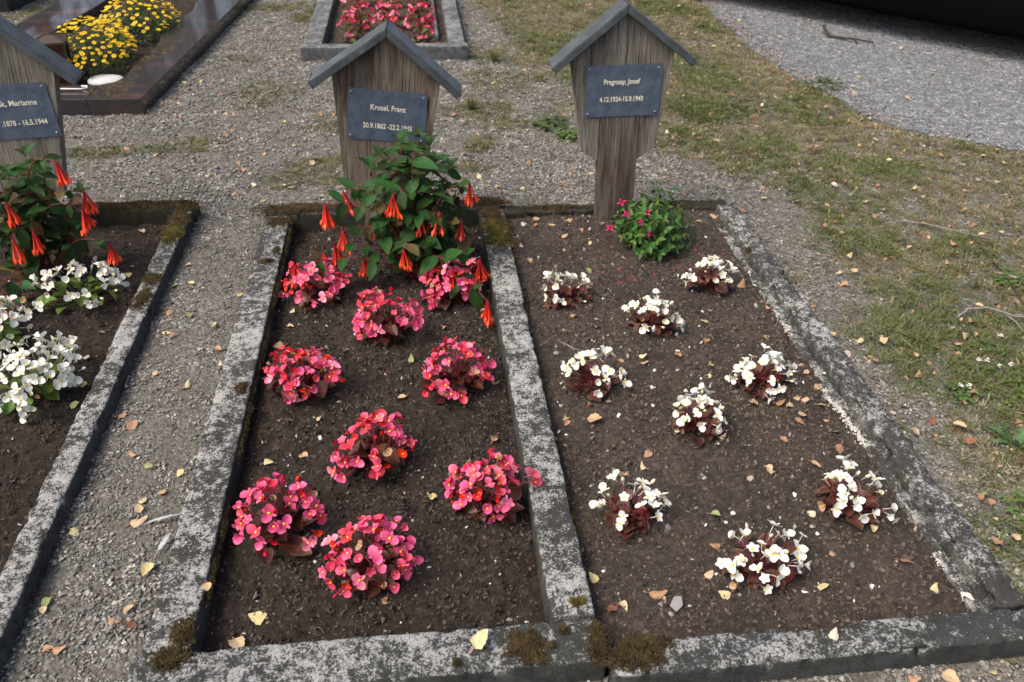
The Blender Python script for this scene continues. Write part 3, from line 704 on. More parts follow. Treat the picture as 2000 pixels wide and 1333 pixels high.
MP = [(k2, -1.2, 3.10, .34, .052, MOSSB, 1500), (k2, -.97, 3.10, .10, .05, MOSSB, 500), (k1, -.931, 2.99, .046, .08, MOSSB, 500), (k1, -.931, 2.86, .046, .13, MOSS, 700), (k1, -.931, 2.53, .034, .05, MOSSB, 300), (k1, -.931, 2.40, .034, .08, MOSSB, 450),
      (kl, -.55, 2.93, .058, .05, MOSSB, 380), (kb, -.49, 3.035, .22, .055, MOSSB, 900), (kb, -.2, 3.035, .2, .05, MOSSB, 700), (kb, .25, 3.045, .13, .055, MOSSB, 700), (km, .286, 2.93, .062, .09, MOSSB, 700), (km, .286, 2.84, .06, .11, MOSS, 800), (km, .29, 2.74, .06, .10, MOSS, 700),
      (kf, .175, .992, .058, .045, MOSSB, 800), (kf2, .395, .95, .065, .05, MOSSB, 700), (kf2, .45, .972, .035, .022, MOSSB, 160), (kf, .325, .985, .03, .06, MOSSB, 350), (kf, -.545, 1.03, .06, .035, MOSSB, 450), (kl, -.53, 1.09, .03, .05, MOSSB, 260), (kf, .03, .965, .012, .01, MOSSB, 60),
      (kr, 1.262, 2.76, .04, .035, MOSSB, 260), (kr, 1.28, 2.68, .03, .025, MOSSB, 200), (kr, 1.25, 2.60, .035, .03, MOSSB, 220), (kr, 1.275, 2.54, .03, .03, MOSSB, 200), (kr, 1.262, 2.40, .03, .02, MOSSB, 150), (kl, -.535, 1.895, .022, .035, MOSSB, 160),
      (km, .30, 1.085, .03, .02, MOSS, 200), (kr, 1.25, 2.2, .02, .02, MOSSB, 100), (kb2, .55, 3.02, .2, .03, MOSSB, 500), (kb2, 1.0, 3.02, .12, .03, MOSSB, 350), (kf, .26, 1.02, .015, .012, MOSSB, 80), (kf, .23, .985, .012, .01, MOSSB, 60), (kf, .31, .955, .01, .01, MOSSB, 50),
      (kl, -.53, 2.7, .015, .03, MOSSB, 120), (kl, -.56, 2.62, .03, .02, MOSSB, 120), (kr, 1.26, 1.12, .02, .02, MOSSB, 100), (kr, 1.27, 1.05, .025, .02, MOSSB, 120)]
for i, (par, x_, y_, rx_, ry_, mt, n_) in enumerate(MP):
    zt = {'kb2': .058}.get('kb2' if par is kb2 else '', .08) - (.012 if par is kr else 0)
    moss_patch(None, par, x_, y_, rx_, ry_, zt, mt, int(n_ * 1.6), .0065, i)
# moss hanging on the shaded inner face of the left kerb
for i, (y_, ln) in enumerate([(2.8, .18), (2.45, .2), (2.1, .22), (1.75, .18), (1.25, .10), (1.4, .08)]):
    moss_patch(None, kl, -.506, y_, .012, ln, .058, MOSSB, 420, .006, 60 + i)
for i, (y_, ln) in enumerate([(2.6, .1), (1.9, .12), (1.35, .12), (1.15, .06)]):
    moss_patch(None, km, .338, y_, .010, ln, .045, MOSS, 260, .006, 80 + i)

# ================================================================== granite grave
gG = empty('granite_border', (-1.9, 5.3, 0), 'polished dark reddish granite grave border with wavy inner edge', 'grave border')
def slab(outline, z0, z1, mat, bev=.004):
    bm = bmesh.new(); vs_ = [bm.verts.new((a, b, z0)) for a, b in outline]; f = bm.faces.new(vs_)
    r = bmesh.ops.extrude_face_region(bm, geom=[f]); bmesh.ops.translate(bm, verts=[e for e in r['geom'] if isinstance(e, bmesh.types.BMVert)], vec=(0, 0, z1 - z0))
    bmesh.ops.recalc_face_normals(bm, faces=bm.faces)
    ed = [e for e in bm.edges if abs(e.verts[0].co.z - z1) < 1e-5 and abs(e.verts[1].co.z - z1) < 1e-5]
    bmesh.ops.bevel(bm, geom=ed, offset=bev, segments=2, affect='EDGES', profile=.6)
    me = bpy.data.meshes.new('slab'); bm.to_mesh(me); bm.free(); me.materials.append(mat); return me
def smooth_line(P, n=5):
    out = []
    for i in range(len(P) - 1):
        p0 = P[max(i - 1, 0)]; p1 = P[i]; p2 = P[i + 1]; p3 = P[min(i + 2, len(P) - 1)]
        for k in range(n):
            t = k / n
            out.append(tuple(.5 * ((2 * p1[j]) + (-p0[j] + p2[j]) * t + (2 * p0[j] - 5 * p1[j] + 4 * p2[j] - p3[j]) * t * t + (-p0[j] + 3 * p1[j] - 3 * p2[j] + p3[j]) * t ** 3) for j in (0, 1)))
    return out + [P[-1]]
inner = smooth_line([(-1.592, 4.572), (-1.562, 4.682), (-1.572, 4.90), (-1.545, 5.1), (-1.53, 5.28), (-1.55, 5.45), (-1.50, 5.62), (-1.515, 5.84), (-1.485, 6.07), (-1.50, 6.35), (-1.44, 6.7), (-1.42, 7.0)])
side_o = [(-1.394, 4.302), (-1.207, 6.347), (-1.14, 7.15)]
child_world('side_slab', slab(side_o + inner[::-1] + [(-1.66, 4.527), (-1.66, 4.304)], -.06, .10, GRANITE), gG)
child_world('front_slab', slab([(-2.62, 4.315), (-1.663, 4.304), (-1.663, 4.526), (-1.85, 4.518), (-2.62, 4.53)], -.06, .0995, GRANITE), gG)
child_world('side_slab', slab([(-2.62, 4.535), (-2.40, 4.535), (-2.22, 5.64), (-2.14, 6.24), (-2.05, 7.15), (-2.36, 7.15), (-2.45, 6.2)], -.06, .10, GRANITE), gG)
tag(child_world('gravestone_base', slab([(-3.3, 6.36), (-2.80, 6.36), (-2.70, 7.0), (-3.2, 7.0)], -.05, .34, DARKGR, .012), empty('gravestone', (-3.0, 6.6, 0), 'dark block of a gravestone cut off at the top left corner', 'gravestone')))

# ================================================================== wooden grave markers
def prism(poly, y0, y1, mat, bev=.002):
    bm = bmesh.new(); vs_ = [bm.verts.new((a, y0, b)) for a, b in poly]; f = bm.faces.new(vs_)
    r = bmesh.ops.extrude_face_region(bm, geom=[f]); bmesh.ops.translate(bm, verts=[e for e in r['geom'] if isinstance(e, bmesh.types.BMVert)], vec=(0, y1 - y0, 0))
    bmesh.ops.recalc_face_normals(bm, faces=bm.faces)
    if bev: bmesh.ops.bevel(bm, geom=list(bm.edges), offset=bev, segments=2, affect='EDGES')
    me = bpy.data.meshes.new('prism'); bm.to_mesh(me); bm.free(); me.materials.append(mat); return me
def text_mesh(body, width, size, mat):
    cu = bpy.data.curves.new('lettering', 'FONT'); cu.body = body; cu.size = size; cu.extrude = .0006; cu.offset = .0004 ; cu.align_x = 'CENTER'; cu.align_y = 'CENTER'; cu.resolution_u = 3
    t = bpy.data.objects.new('lettering_source', cu); COL.objects.link(t); bpy.context.view_layer.update()
    me = bpy.data.meshes.new_from_object(t.evaluated_get(bpy.context.evaluated_depsgraph_get()))
    bpy.data.objects.remove(t); me.name = 'lettering'
    co = np.empty(len(me.vertices) * 3); me.vertices.foreach_get('co', co); co = co.reshape(-1, 3)
    co[:, 0] -= (co[:, 0].min() + co[:, 0].max()) / 2
    co[:, 0] *= width / (co[:, 0].max() - co[:, 0].min()); me.vertices.foreach_set('co', co.ravel()); me.materials.clear(); me.materials.append(mat); me.update(); return me
def marker(x, y, sink, roll, pitch, yaw, label, wood, split, px, pz, prot, lines, bend, seed, zl=.345):
    root = empty('grave_marker', (x, y, -sink), label, 'grave marker', 'wooden grave markers with small copper roofs', (rad(pitch), rad(roll), rad(yaw)))
    th = .026; zb = .85; tn = .775; sh = .19; D = .058
    zs = zb - sh * tn
    lo, pw = .145, .076
    half = lambda s: [(0, zb), (s * sh, zs), (s * lo, zl), (s * pw, zl - .05), (s * (pw - .003), .02), (s * (pw - .006), -.12), (0, -.12)]
    if split:      # two boards with an open joint, darker post in the middle below
        a = [(0.012 + px_, pz_) for px_, pz_ in [(0, 0)]]
        g = .0012
        lp = [(.012 - g, zb - .012 * tn), (0, zb), (-sh, zs), (-lo, .345), (-pw - .0015, .298), (-pw - .0015, .49), (.012 - g, .49)]
        rp = [(.012 + g, zb - .012 * tn), (sh, zs), (lo, .345), (pw + .0015, .298), (pw + .0015, .49), (.012 + g, .49)]
        b1 = link('board', prism(lp, -D/2, D/2, wood), root); b2 = link('board', prism(rp, -D/2, D/2, wood), root)
        link('post', prism([(-pw, .4885), (pw, .4885), (pw, .30), (pw - .006, -.12), (-pw + .006, -.12), (-pw, .30)], -D/2 - .003, D/2 - .003, WOODP, .003), root)
    else:
        pts = half(1) + half(-1)[::-1][1:-1]
        link('board', prism(pts, -D/2, D/2, wood), root)
    # roof: two copper sheathed slats meeting at the ridge
    xe = .250; rd = .105
    for s in (1, -1):
        nrm = math.hypot(1, tn); ox, oz = s * tn / nrm * th, th / nrm
        e0 = (s * xe, zb - xe * tn + .0015); e1 = (e0[0] + ox, e0[1] + oz)
        p = [(s * .0006, zb + .0015), e0, e1, (s * .0006, zb + .0015 + th * nrm)]
        r = link('roof_panel', prism(p, -rd/2 - .012, rd/2 - .012, COPPER, .003), root)
        # folded sheet lip at the eave
        lip = prism([(e0[0] + s * .0005, e0[1] - .004), (e1[0] + s * .0025, e1[1] - .003), (e1[0] + s * .0005, e1[1] + .0025), (e0[0] - s * .003, e0[1] - .001)], -rd/2 - .0145, rd/2 - .0095, COPPER, .001)
        link('eave_lip', lip, r)
    # plaque
    n, m = 24, 16; W, H = .283, .192; vv = []; ff = []
    yf = lambda u, v: -.0016 - .002 * bend * (math.sin(u * 5 + seed) * .5 + .5) * (v ** 2) - .0035 * bend * (u - .5) ** 2 * (1 - v)
    for L_ in (0, 1):
        for j in range(m + 1):
            for i in range(n + 1):
                u, v = i / n, j / m
                wob = .0008 * bend * math.sin(u * 7 + seed) * (v - .5) * 2
                vv.append(((u - .5) * W, yf(u, v) - (.0014 if L_ == 0 else 0), (v - .5) * H + wob))
    q = (n + 1) * (m + 1)
    for j in range(m):
        for i in range(n):
            a = j * (n + 1) + i; ff.append((a, a + 1, a + n + 2, a + n + 1)); ff.append((q + a, q + a + n + 1, q + a + n + 2, q + a + 1))
    ring_ = [i for i in range(n + 1)] + [j * (n + 1) + n for j in range(1, m + 1)] + [m * (n + 1) + i for i in range(n - 1, -1, -1)] + [j * (n + 1) for j in range(m - 1, 0, -1)]
    for a, b in zip(ring_, ring_[1:] + ring_[:1]): ff.append((b, a, q + a, q + b))
    mb = MB(); mb.add(vv, ff)
    pl_ = link('plaque', mb.mesh('plaque', [PLAQUE], False), root, Matrix.Translation((px, -D/2 - (.003 if split else 0), pz)) @ Matrix.Rotation(rad(-prot), 4, 'Y'))
    for u, v in ((.045, .93), (.955, .93), (.045, .07), (.955, .07)):
        mb = MB(); k = 10; vv = [(0, -.0032, 0)]
        for rr, yy in ((.0028, -.0028), (.0042, -.0012), (.0044, .0008)):
            for i in range(k): vv.append((rr * math.cos(i / k * 6.283), yy, rr * math.sin(i / k * 6.283)))
        ff = [(0, 1 + i, 1 + (i + 1) % k) for i in range(k)]
        for a in range(2):
            for i in range(k): ff.append((1 + a * k + i, 1 + (a + 1) * k + i, 1 + (a + 1) * k + (i + 1) % k, 1 + a * k + (i + 1) % k))
        mb.add(vv, ff)
        link('screw', mb.mesh('screw', [SCREW]), pl_, Matrix.Translation(((u - .5) * W, yf(u, v) - .0022, (v - .5) * H)))
    for body, wd, size, tx, tz in lines:
        me = text_mesh(body, wd, size, LETTER)
        co = np.empty(len(me.vertices) * 3); me.vertices.foreach_get('co', co); co = co.reshape(-1, 3)
        out = np.empty_like(co)
        for i, (a, b, c) in enumerate(co):
            X_ = a + tx; Z_ = b + tz; out[i] = (X_, yf(X_ / W + .5, Z_ / H + .5) - .0024 - c, Z_)
        me.vertices.foreach_set('co', out.ravel()); me.update()
        link('lettering', me, pl_)
    return root
mR = marker(.785, 2.955, .0, -2.3, -1.0, 0, 'silvery grave marker on a narrow post behind the bushy green fuchsia', WOOD2, True, .004, .573, -1.0,
            [('Pragnaay, Josef', .136, .027, -.006, .034), ('4.12.1924-15.9.1943', .164, .026, -.004, -.031)], .8, 1)
mC = marker(-.152, 2.965, .062, 4.6, 1.5, -2, 'brown weathered grave marker leaning over the orange flowered fuchsia in the middle', WOOD, False, .004, .562, -1.2,
            [('Krosel, Franz', .126, .028, .004, .030), ('20.9.1862 -22.2.1945', .178, .027, .004, -.040)], 1.4, 2, .21)
mL = marker(-1.478, 2.965, .022, 5.0, -2.0, 5, 'grave marker at the frame edge with its roof and plaque partly cut off', WOOD2, False, .022, .545, 6.5,
            [('ak, Marianne', .126, .028, .034, .030), ('.1878 - 16.5.1944', .150, .027, .036, -.040)], .7, 3, .25)

# ================================================================== leaf and flower shapes
def blade(L, W, nx=4, ny=7, fold=.0, curl=.0, cup=.0, shape=.8, tip=1.0, serr=0.0, wave=0.0, asym=0.0, seed=0, end=.02, rnd=0.0):
    """leaf or petal along +Y, upper side +Z; returns verts, faces, uvs"""
    r = random.Random(seed); v = []; f = []; uv = []; ph = r.uniform(0, 6)
    for j in range(ny + 1):
        t = j / ny
        wd = (max(0.0, math.sin(math.pi * min(1, t ** shape))) ** tip) * W / 2
        if j == 0: wd = W * .04
        if j == ny: wd = W * end
        if serr and 0 < j < ny: wd *= 1 + serr * (1 if j % 2 else -1)
        for i in range(nx + 1):
            s = (i / nx) * 2 - 1
            x = s * wd * (1 + asym * s); y = t * L * (1 - rnd * s * s * t)
            z = fold * abs(s) * wd + cup * (s * s) * W * (math.sin(math.pi * t)) - curl * L * t * t + wave * L * math.sin(ph + t * 9 + s * 2) * abs(s)
            v.append((x, y, z)); uv.append((s * .5 + .5, t))
    for j in range(ny):
        for i in range(nx):
            a = j * (nx + 1) + i; f.append((a, a + 1, a + nx + 2, a + nx + 1))
    return v, f, uv
def blade_mesh(name, mats, stalk=0.0, stalk_mat=0, **k):
    mb = MB(); v, f, uv = blade(**k); mb.add(v, f, uv)
    if stalk:
        mb.tube([(0, 0, 0), (0, -stalk * .5, -stalk * .12), (0, -stalk, -stalk * .35)], .0011, .0014, 4, mat=stalk_mat)
    return mb.mesh(name, mats)
def Rz(a): return Matrix.Rotation(a, 4, 'Z')
def Rx(a): return Matrix.Rotation(a, 4, 'X')
def begonia_flower(name, mat, kind, seed):
    r = random.Random(seed); mb = MB()
    if kind == 'open':
        for a, L, W, tilt in ((0, .0215, .0200, .25), (math.pi, .0195, .0190, .45), (math.pi/2, .0145, .0075, .12), (-math.pi/2, .0145, .0075, .12)):
            v, f, uv = blade(L, W, 4, 5, 0, -.10 + r.uniform(-.16, .12), .14 + r.uniform(-.1, .12), 1.12, .55, wave=.04, seed=seed + int(a * 3), end=.30, rnd=.14)
            mb.add(v, f, uv, Rz(a + r.uniform(-.3, .3)) @ Rx(tilt + r.uniform(-.3, .35)))
    elif kind == 'cup':
        for a, L, W, tilt in ((0, .018, .020, .75), (math.pi, .018, .020, .62), (math.pi/2, .013, .009, .5), (-math.pi/2, .013, .009, .5)):
            v, f, uv = blade(L, W, 4, 5, 0, -.16, .2, 1.12, .55, wave=.04, seed=seed, end=.30, rnd=.14); mb.add(v, f, uv, Rz(a + r.uniform(-.3, .3)) @ Rx(tilt + r.uniform(-.2, .2)))
    elif kind == 'fold':          # young flower, two petals pressed like a shell
        for a, tilt in ((0, 1.05), (math.pi, 1.05)):
            v, f, uv = blade(.0165, .018, 4, 5, 0, -.2, .16, 1.1, .55, seed=seed, end=.28, rnd=.14); mb.add(v, f, uv, Rz(a) @ Rx(tilt))
    elif kind == 'female':        # five nearly equal petals
        for q in range(5):
            v, f, uv = blade(.0145, .0115, 3, 4, 0, -.1, .1, 1.1, .55, seed=seed, end=.3, rnd=.14); mb.add(v, f, uv, Rz(q * 1.2566 + r.uniform(-.1, .1)) @ Rx(.28))
    mb.tube([(0, 0, 0), (.001, 0, -.010), (.003, .001, -.020)], .0008, .0008, 4)
    return mb.mesh(name, [mat])
def bud_mesh(name, mat):
    mb = MB(); v = []; f = []; uv = []; n = 6
    prof = [(0, -.004), (.003, -.002), (.0048, .003), (.0038, .008), (.001, .011)]
    for rr, z in prof:
        for i in range(n): v.append((rr * math.cos(i/n*6.283), rr * .7 * math.sin(i/n*6.283), z)); uv.append((.5, .5))
    for j in range(len(prof) - 1):
        for i in range(n): f.append((j*n+i, j*n+(i+1) % n, (j+1)*n+(i+1) % n, (j+1)*n+i))
    mb.add(v, f, uv); mb.tube([(0, 0, -.003), (0, .001, -.018)], .0007, .0007, 4); return mb.mesh(name, [mat])
def stamen_mesh():
    bm = bmesh.new(); bmesh.ops.create_icosphere(bm, subdivisions=1, radius=.0034); r = random.Random(3)
    for v in bm.verts: v.co *= r.uniform(.75, 1.25); v.co.z = v.co.z * .8 + .0022
    me = bpy.data.meshes.new('stamens'); bm.to_mesh(me); bm.free(); me.materials.append(YEL); return me
STAM = stamen_mesh()
def flower_set(tagn, m1, m2, budm):
    return dict(fl=[begonia_flower(tagn, m1, 'open', 1), begonia_flower(tagn, m2, 'open', 2), begonia_flower(tagn, m1, 'cup', 3), begonia_flower(tagn, m1, 'open', 4), begonia_flower(tagn, m1, 'female', 5), begonia_flower(tagn, m1, 'open', 8), begonia_flower(tagn, m1, 'cup', 9), begonia_flower(tagn, m1, 'open', 10), begonia_flower(tagn, m1, 'open', 12)],
                shut=[begonia_flower(tagn, budm, 'fold', 6), begonia_flower(tagn, budm, 'cup', 7)], dead=[begonia_flower(tagn, WITHER, 'fold', 14), begonia_flower(tagn, WITHER, 'cup', 15)], bud=bud_mesh('bud', budm))
FS_P = flower_set('flower', PINK, PINKL, REDP); FS_W = flower_set('flower', WHITE, WHITE, CREAMB)
def beg_leaves(mat): return [blade_mesh('leaf', [mat, STEMR], .028, 1, L=.050, W=.046, nx=6, ny=6, fold=.10, curl=cu, cup=cp, shape=.68, tip=.70, wave=.02, asym=.12, seed=i) for i, (cu, cp) in enumerate([(.10, .16), (.22, .10), (.02, .26), (.16, .2)])]
BL_D, BL_W, BL_G, BL_O = beg_leaves(BEGLEAF), beg_leaves(BEGLEAFW), beg_leaves(BEGGREEN), beg_leaves(BEGOLIVE)
def begonia(label, group, x, y, z, Rr, H, fs, leaves, nclu, per, nleaf, seed, fsc=1.0, lsc=1.0, shut=.2, buds=6, low=1.35, stam=True, stemm=STEMR, squash=(1, 1), lup=.3, cat='begonia'):
    r = random.Random(seed); root = empty('begonia', (x, y, z), label, cat, group)
    stems = MB(); lop = r.uniform(.7, 1.3); lph = r.uniform(0, 6.28)
    def dome(th, ph, k=1.0):
        q = 1 + .20 * math.sin(ph + lph) + .14 * math.sin(2 * ph + lph * 2)
        return Vector((Rr * squash[0] * math.sin(th) * math.cos(ph) * k * q, Rr * squash[1] * math.sin(th) * math.sin(ph) * k * q, H * (.30 + .70 * math.cos(th)) * k))
    for i in range(nleaf):
        ph = i * 2.399 + r.uniform(-.4, .4); t = (i + .5) / nleaf; th = .35 + 1.15 * t
        p = dome(th, ph, r.uniform(.50, .86)); p.z = max(.012, p.z * r.uniform(.55, .9))
        out = Vector((math.cos(ph), math.sin(ph), 0)); d = (out * r.uniform(.6, 1) + Vector((0, 0, lup + r.uniform(-.5, .55) - .5 * t)) + Vector((r.uniform(-.4, .4), r.uniform(-.4, .4), 0))).normalized()
        nrm = (Vector((0, 0, 1)) * r.uniform(.4, 1.2) + out * r.uniform(-.5, .9) + Vector((r.uniform(-.4, .4), r.uniform(-.4, .4), 0)))
        s = lsc * r.uniform(.65, 1.12)
        link('leaf', leaves[r.randrange(len(leaves))], root, frame_yz(p - d * .02 * s, d, nrm, s))
        if i % 3 == 0: stems.tube([(r.uniform(-.012, .012), r.uniform(-.012, .012), -.01), tuple(p * .55), tuple(p)], .0026, .0016, 5)
    for c in range(nclu):
        t = (c + r.uniform(.2, .8)) / nclu; th = low * (t ** .62); ph = c * 2.399 + r.uniform(-.5, .5) + seed
        cp = dome(th, ph, r.uniform(.92, 1.1)); out = cp.copy(); out.z = max(.01, cp.z - H * .35); out.normalize()
        stems.tube([(r.uniform(-.01, .01), r.uniform(-.01, .01), 0), tuple(cp * .6 + Vector((0, 0, -.01))), tuple(cp - out * .014)], .0022, .0013, 5)
        npc = max(1, int(round(r.gauss(per, .9))))
        ta = out.orthogonal().normalized(); tb = out.cross(ta)
        for q in range(npc):
            a = q * 2.2 + r.uniform(-.5, .5); rr = .0155 * fsc * math.sqrt(q + .25) * r.uniform(.8, 1.15)
            p = cp + (ta * math.cos(a) + tb * math.sin(a)) * rr + out * r.uniform(-.007, .008)
            n_ = (out * 1.0 + (ta * math.cos(a) + tb * math.sin(a)) * .45 + Vector((0, -.30, .38)) + Vector((r.gauss(0, .42), r.gauss(0, .42), r.gauss(0, .28)))).normalized()
            isshut = r.random() < shut
            me = fs['shut'][r.randrange(2)] if isshut else fs['fl'][r.randrange(len(fs['fl']))]
            if r.random() < .05: me = fs['dead'][r.randrange(2)]; isshut = True
            fl = link('flower', me, root, face_z(p, n_, r.gauss(0, 1.1), fsc * (r.uniform(.62, .85) if isshut else r.uniform(.74, 1.12))))
            if stam and r.random() < .85: link('stamens', STAM, fl, Matrix.Scale(.9 if not isshut else .7, 4))
    for b in range(buds):
        p = dome(r.uniform(.2, low), r.uniform(0, 6.28), r.uniform(.95, 1.12)); link('bud', fs['bud'], root, face_z(p, p + Vector((0, -.05, .0)), r.uniform(0, 6), fsc * r.uniform(.7, 1.2)))
    st = link('stems', stems.mesh('stems', [stemm]), root); st['kind'] = 'stuff'
    return root
PINKS = [(-.359, 2.455, .122, .12, 'pink begonia tucked in the back corner beside the mossy kerb'), (-.140, 2.194, .108, .145, 'pink begonia standing alone in front of the orange fuchsia'),
         (.101, 2.404, .105, .125, 'pink begonia overhung by orange fuchsia bells beside the dividing kerb'), (-.357, 1.92, .098, .125, 'pink begonia midway along the outer kerb of its bed'),
         (.086, 1.908, .100, .145, 'tall pink begonia midway along the dividing kerb'), (-.146, 1.611, .096, .145, 'pink begonia in the centre of the bed with dark bronze leaves below'),
         (-.379, 1.394, .112, .125, 'broad pink begonia nearest the outer front corner of the bed'), (-.159, 1.258, .105, .12, 'frontmost pink begonia in the middle of its bed'),
         (.126, 1.41, .098, .13, 'loose pink begonia near the front end of the dividing kerb')]
LAND = []
for i, (x_, y_, R_, H_, lab) in enumerate(PINKS):
    y_ = y_ + .012; z_ = float(zC(x_, y_)) - .005
    begonia(lab, 'pink begonias in the middle bed', x_, y_, z_, R_ * .93, H_, FS_P, BL_D, 17 + (i % 4), 3.4, 34, 40 + i, 1.20, 1.05, .24, 9)
    LAND.append((x_, y_, lab.replace('pink begonia', 'pink begonia')))
WHITES = [(.478, 2.361, .088, .095, 'white begonia in the back corner beside the dividing kerb'), (.749, 2.165, .080, .105, 'white begonia in front of the bushy green fuchsia'),
          (1.019, 2.396, .080, .105, 'dense white begonia beside the white granules at the rough kerb'), (.49, 1.884, .092, .10, 'white begonia midway along the dividing kerb with flowers in two heaps'),
          (1.001, 1.839, .088, .085, 'flat white begonia midway along the rough kerb'), (.743, 1.658, .078, .105, 'upright white begonia in the centre of the dry bed'),
          (.486, 1.342, .080, .095, 'small white begonia near the front of the dividing kerb'), (1.028, 1.33, .088, .10, 'maroon leaved white begonia near the front of the rough kerb'), (.751, 1.16, .092, .095, 'frontmost white begonia with large folded maroon leaves')]
for i, (x_, y_, R_, H_, lab) in enumerate(WHITES):
    z_ = float(zR(x_, y_)) - .004
    begonia(lab, 'white begonias in the dry bed', x_, y_, z_, R_, H_, FS_W, BL_W, 7 + (i % 3), 3.3, 34, 70 + i, 1.12, .86, .14, 7, 1.3, lup=.55)
LWS = [(-1.157, 2.488, .135, .12, 'green leaved white begonia beside the single border kerb', 20, 3.3), (-1.116, 1.978, .132, .13, 'full round green leaved white begonia nearest the camera at the frame edge', 27, 3.7), (-1.335, 2.224, .125, .12, 'green leaved white begonia cut off by the frame edge', 22, 3.4)]
for i, (x_, y_, R_, H_, lab, nc, per) in enumerate(LWS):
    begonia(lab, 'green leaved white begonias', x_, y_, float(zL(x_, y_)) - .004, R_, H_, FS_W, BL_G, nc, per, 22, 95 + i, 1.12, 1.0, .15, 12, 1.4, stemm=STEMG)
r_ = random.Random(8); q = 0
for j in range(4):
    for i in range(3):
        x_ = -.37 + i * .225 + r_.uniform(-.03, .03); y_ = 5.44 + j * .30 + r_.uniform(-.04, .04)
        row = ['front', 'second', 'third', 'hindmost'][j]; cl = ['left', 'middle', 'right'][i]
        begonia('pink begonia, %s of the %s row in the plain grey border' % (cl, row), 'massed begonias in the grey border', x_, y_, float(zB(x_, y_)) - .004, .105, .17, FS_P, BL_O, 9, 2.4, 18, 130 + q, 1.1, 1.0, .3, 3, 1.3, stam=(j < 2)); q += 1

# ================================================================== orange flowered fuchsias
def tube_flower(seed):
    r = random.Random(seed); mb = MB(); v = []; f = []; uv = []; n = 7; L = .046
    prof = [(.0010, .010), (.0010, .003), (.0022, 0), (.0015, -.006), (.0018, -.018), (.0026, -.032), (.0034, -.040)]
    for j, (rr, z) in enumerate(prof):
        for i in range(n): v.append((rr * math.cos(i/n*6.283), rr * math.sin(i/n*6.283), z)); uv.append((.5, max(0, -z / .055)))
    for j in range(len(prof) - 1):
        for i in range(n): f.append((j*n+i, j*n+(i+1) % n, (j+1)*n+(i+1) % n, (j+1)*n+i))
    mb.add(v, f, uv)
    for q in range(4):
        b, bf, buv = blade(.015, .0075, 2, 3, 0, .35, .05, .6, .9, seed=q)
        mb.add(b, bf, [(u_, .75 + .25 * t_) for u_, t_ in buv], Matrix.Translation((0, 0, -.038)) @ Rz(q * 1.571 + r.uniform(-.2, .2)) @ Matrix.Translation((0, .0032, 0)) @ Rx(-r.uniform(.85, 1.25)))
    for q in range(3): mb.tube([(0, 0, -.038), (r.uniform(-.003, .003), r.uniform(-.003, .003), -.054)], .0005, .0004, 3)
    return mb.mesh('flower', [TUBE])
TF = [tube_flower(i) for i in range(4)]
FL = [blade_mesh('leaf', [FUCLEAF, STEMR], .012, 1, L=.068, W=.036, nx=4, ny=9, fold=.22, curl=cu, cup=0, shape=.80, tip=.92, wave=.02, serr=.02, seed=i) for i, cu in enumerate((.12, .25, .05, .32))]
FO = [blade_mesh('leaf', [FUCOLD, STEMR], .012, 1, L=.066, W=.041, nx=4, ny=7, fold=.18, curl=cu, cup=0, shape=.78, tip=.85, wave=.012, seed=i) for i, cu in enumerate((.2, .35))]
def bez(a, b, c, t): return a * (1 - t) ** 2 + b * 2 * t * (1 - t) + c * t * t
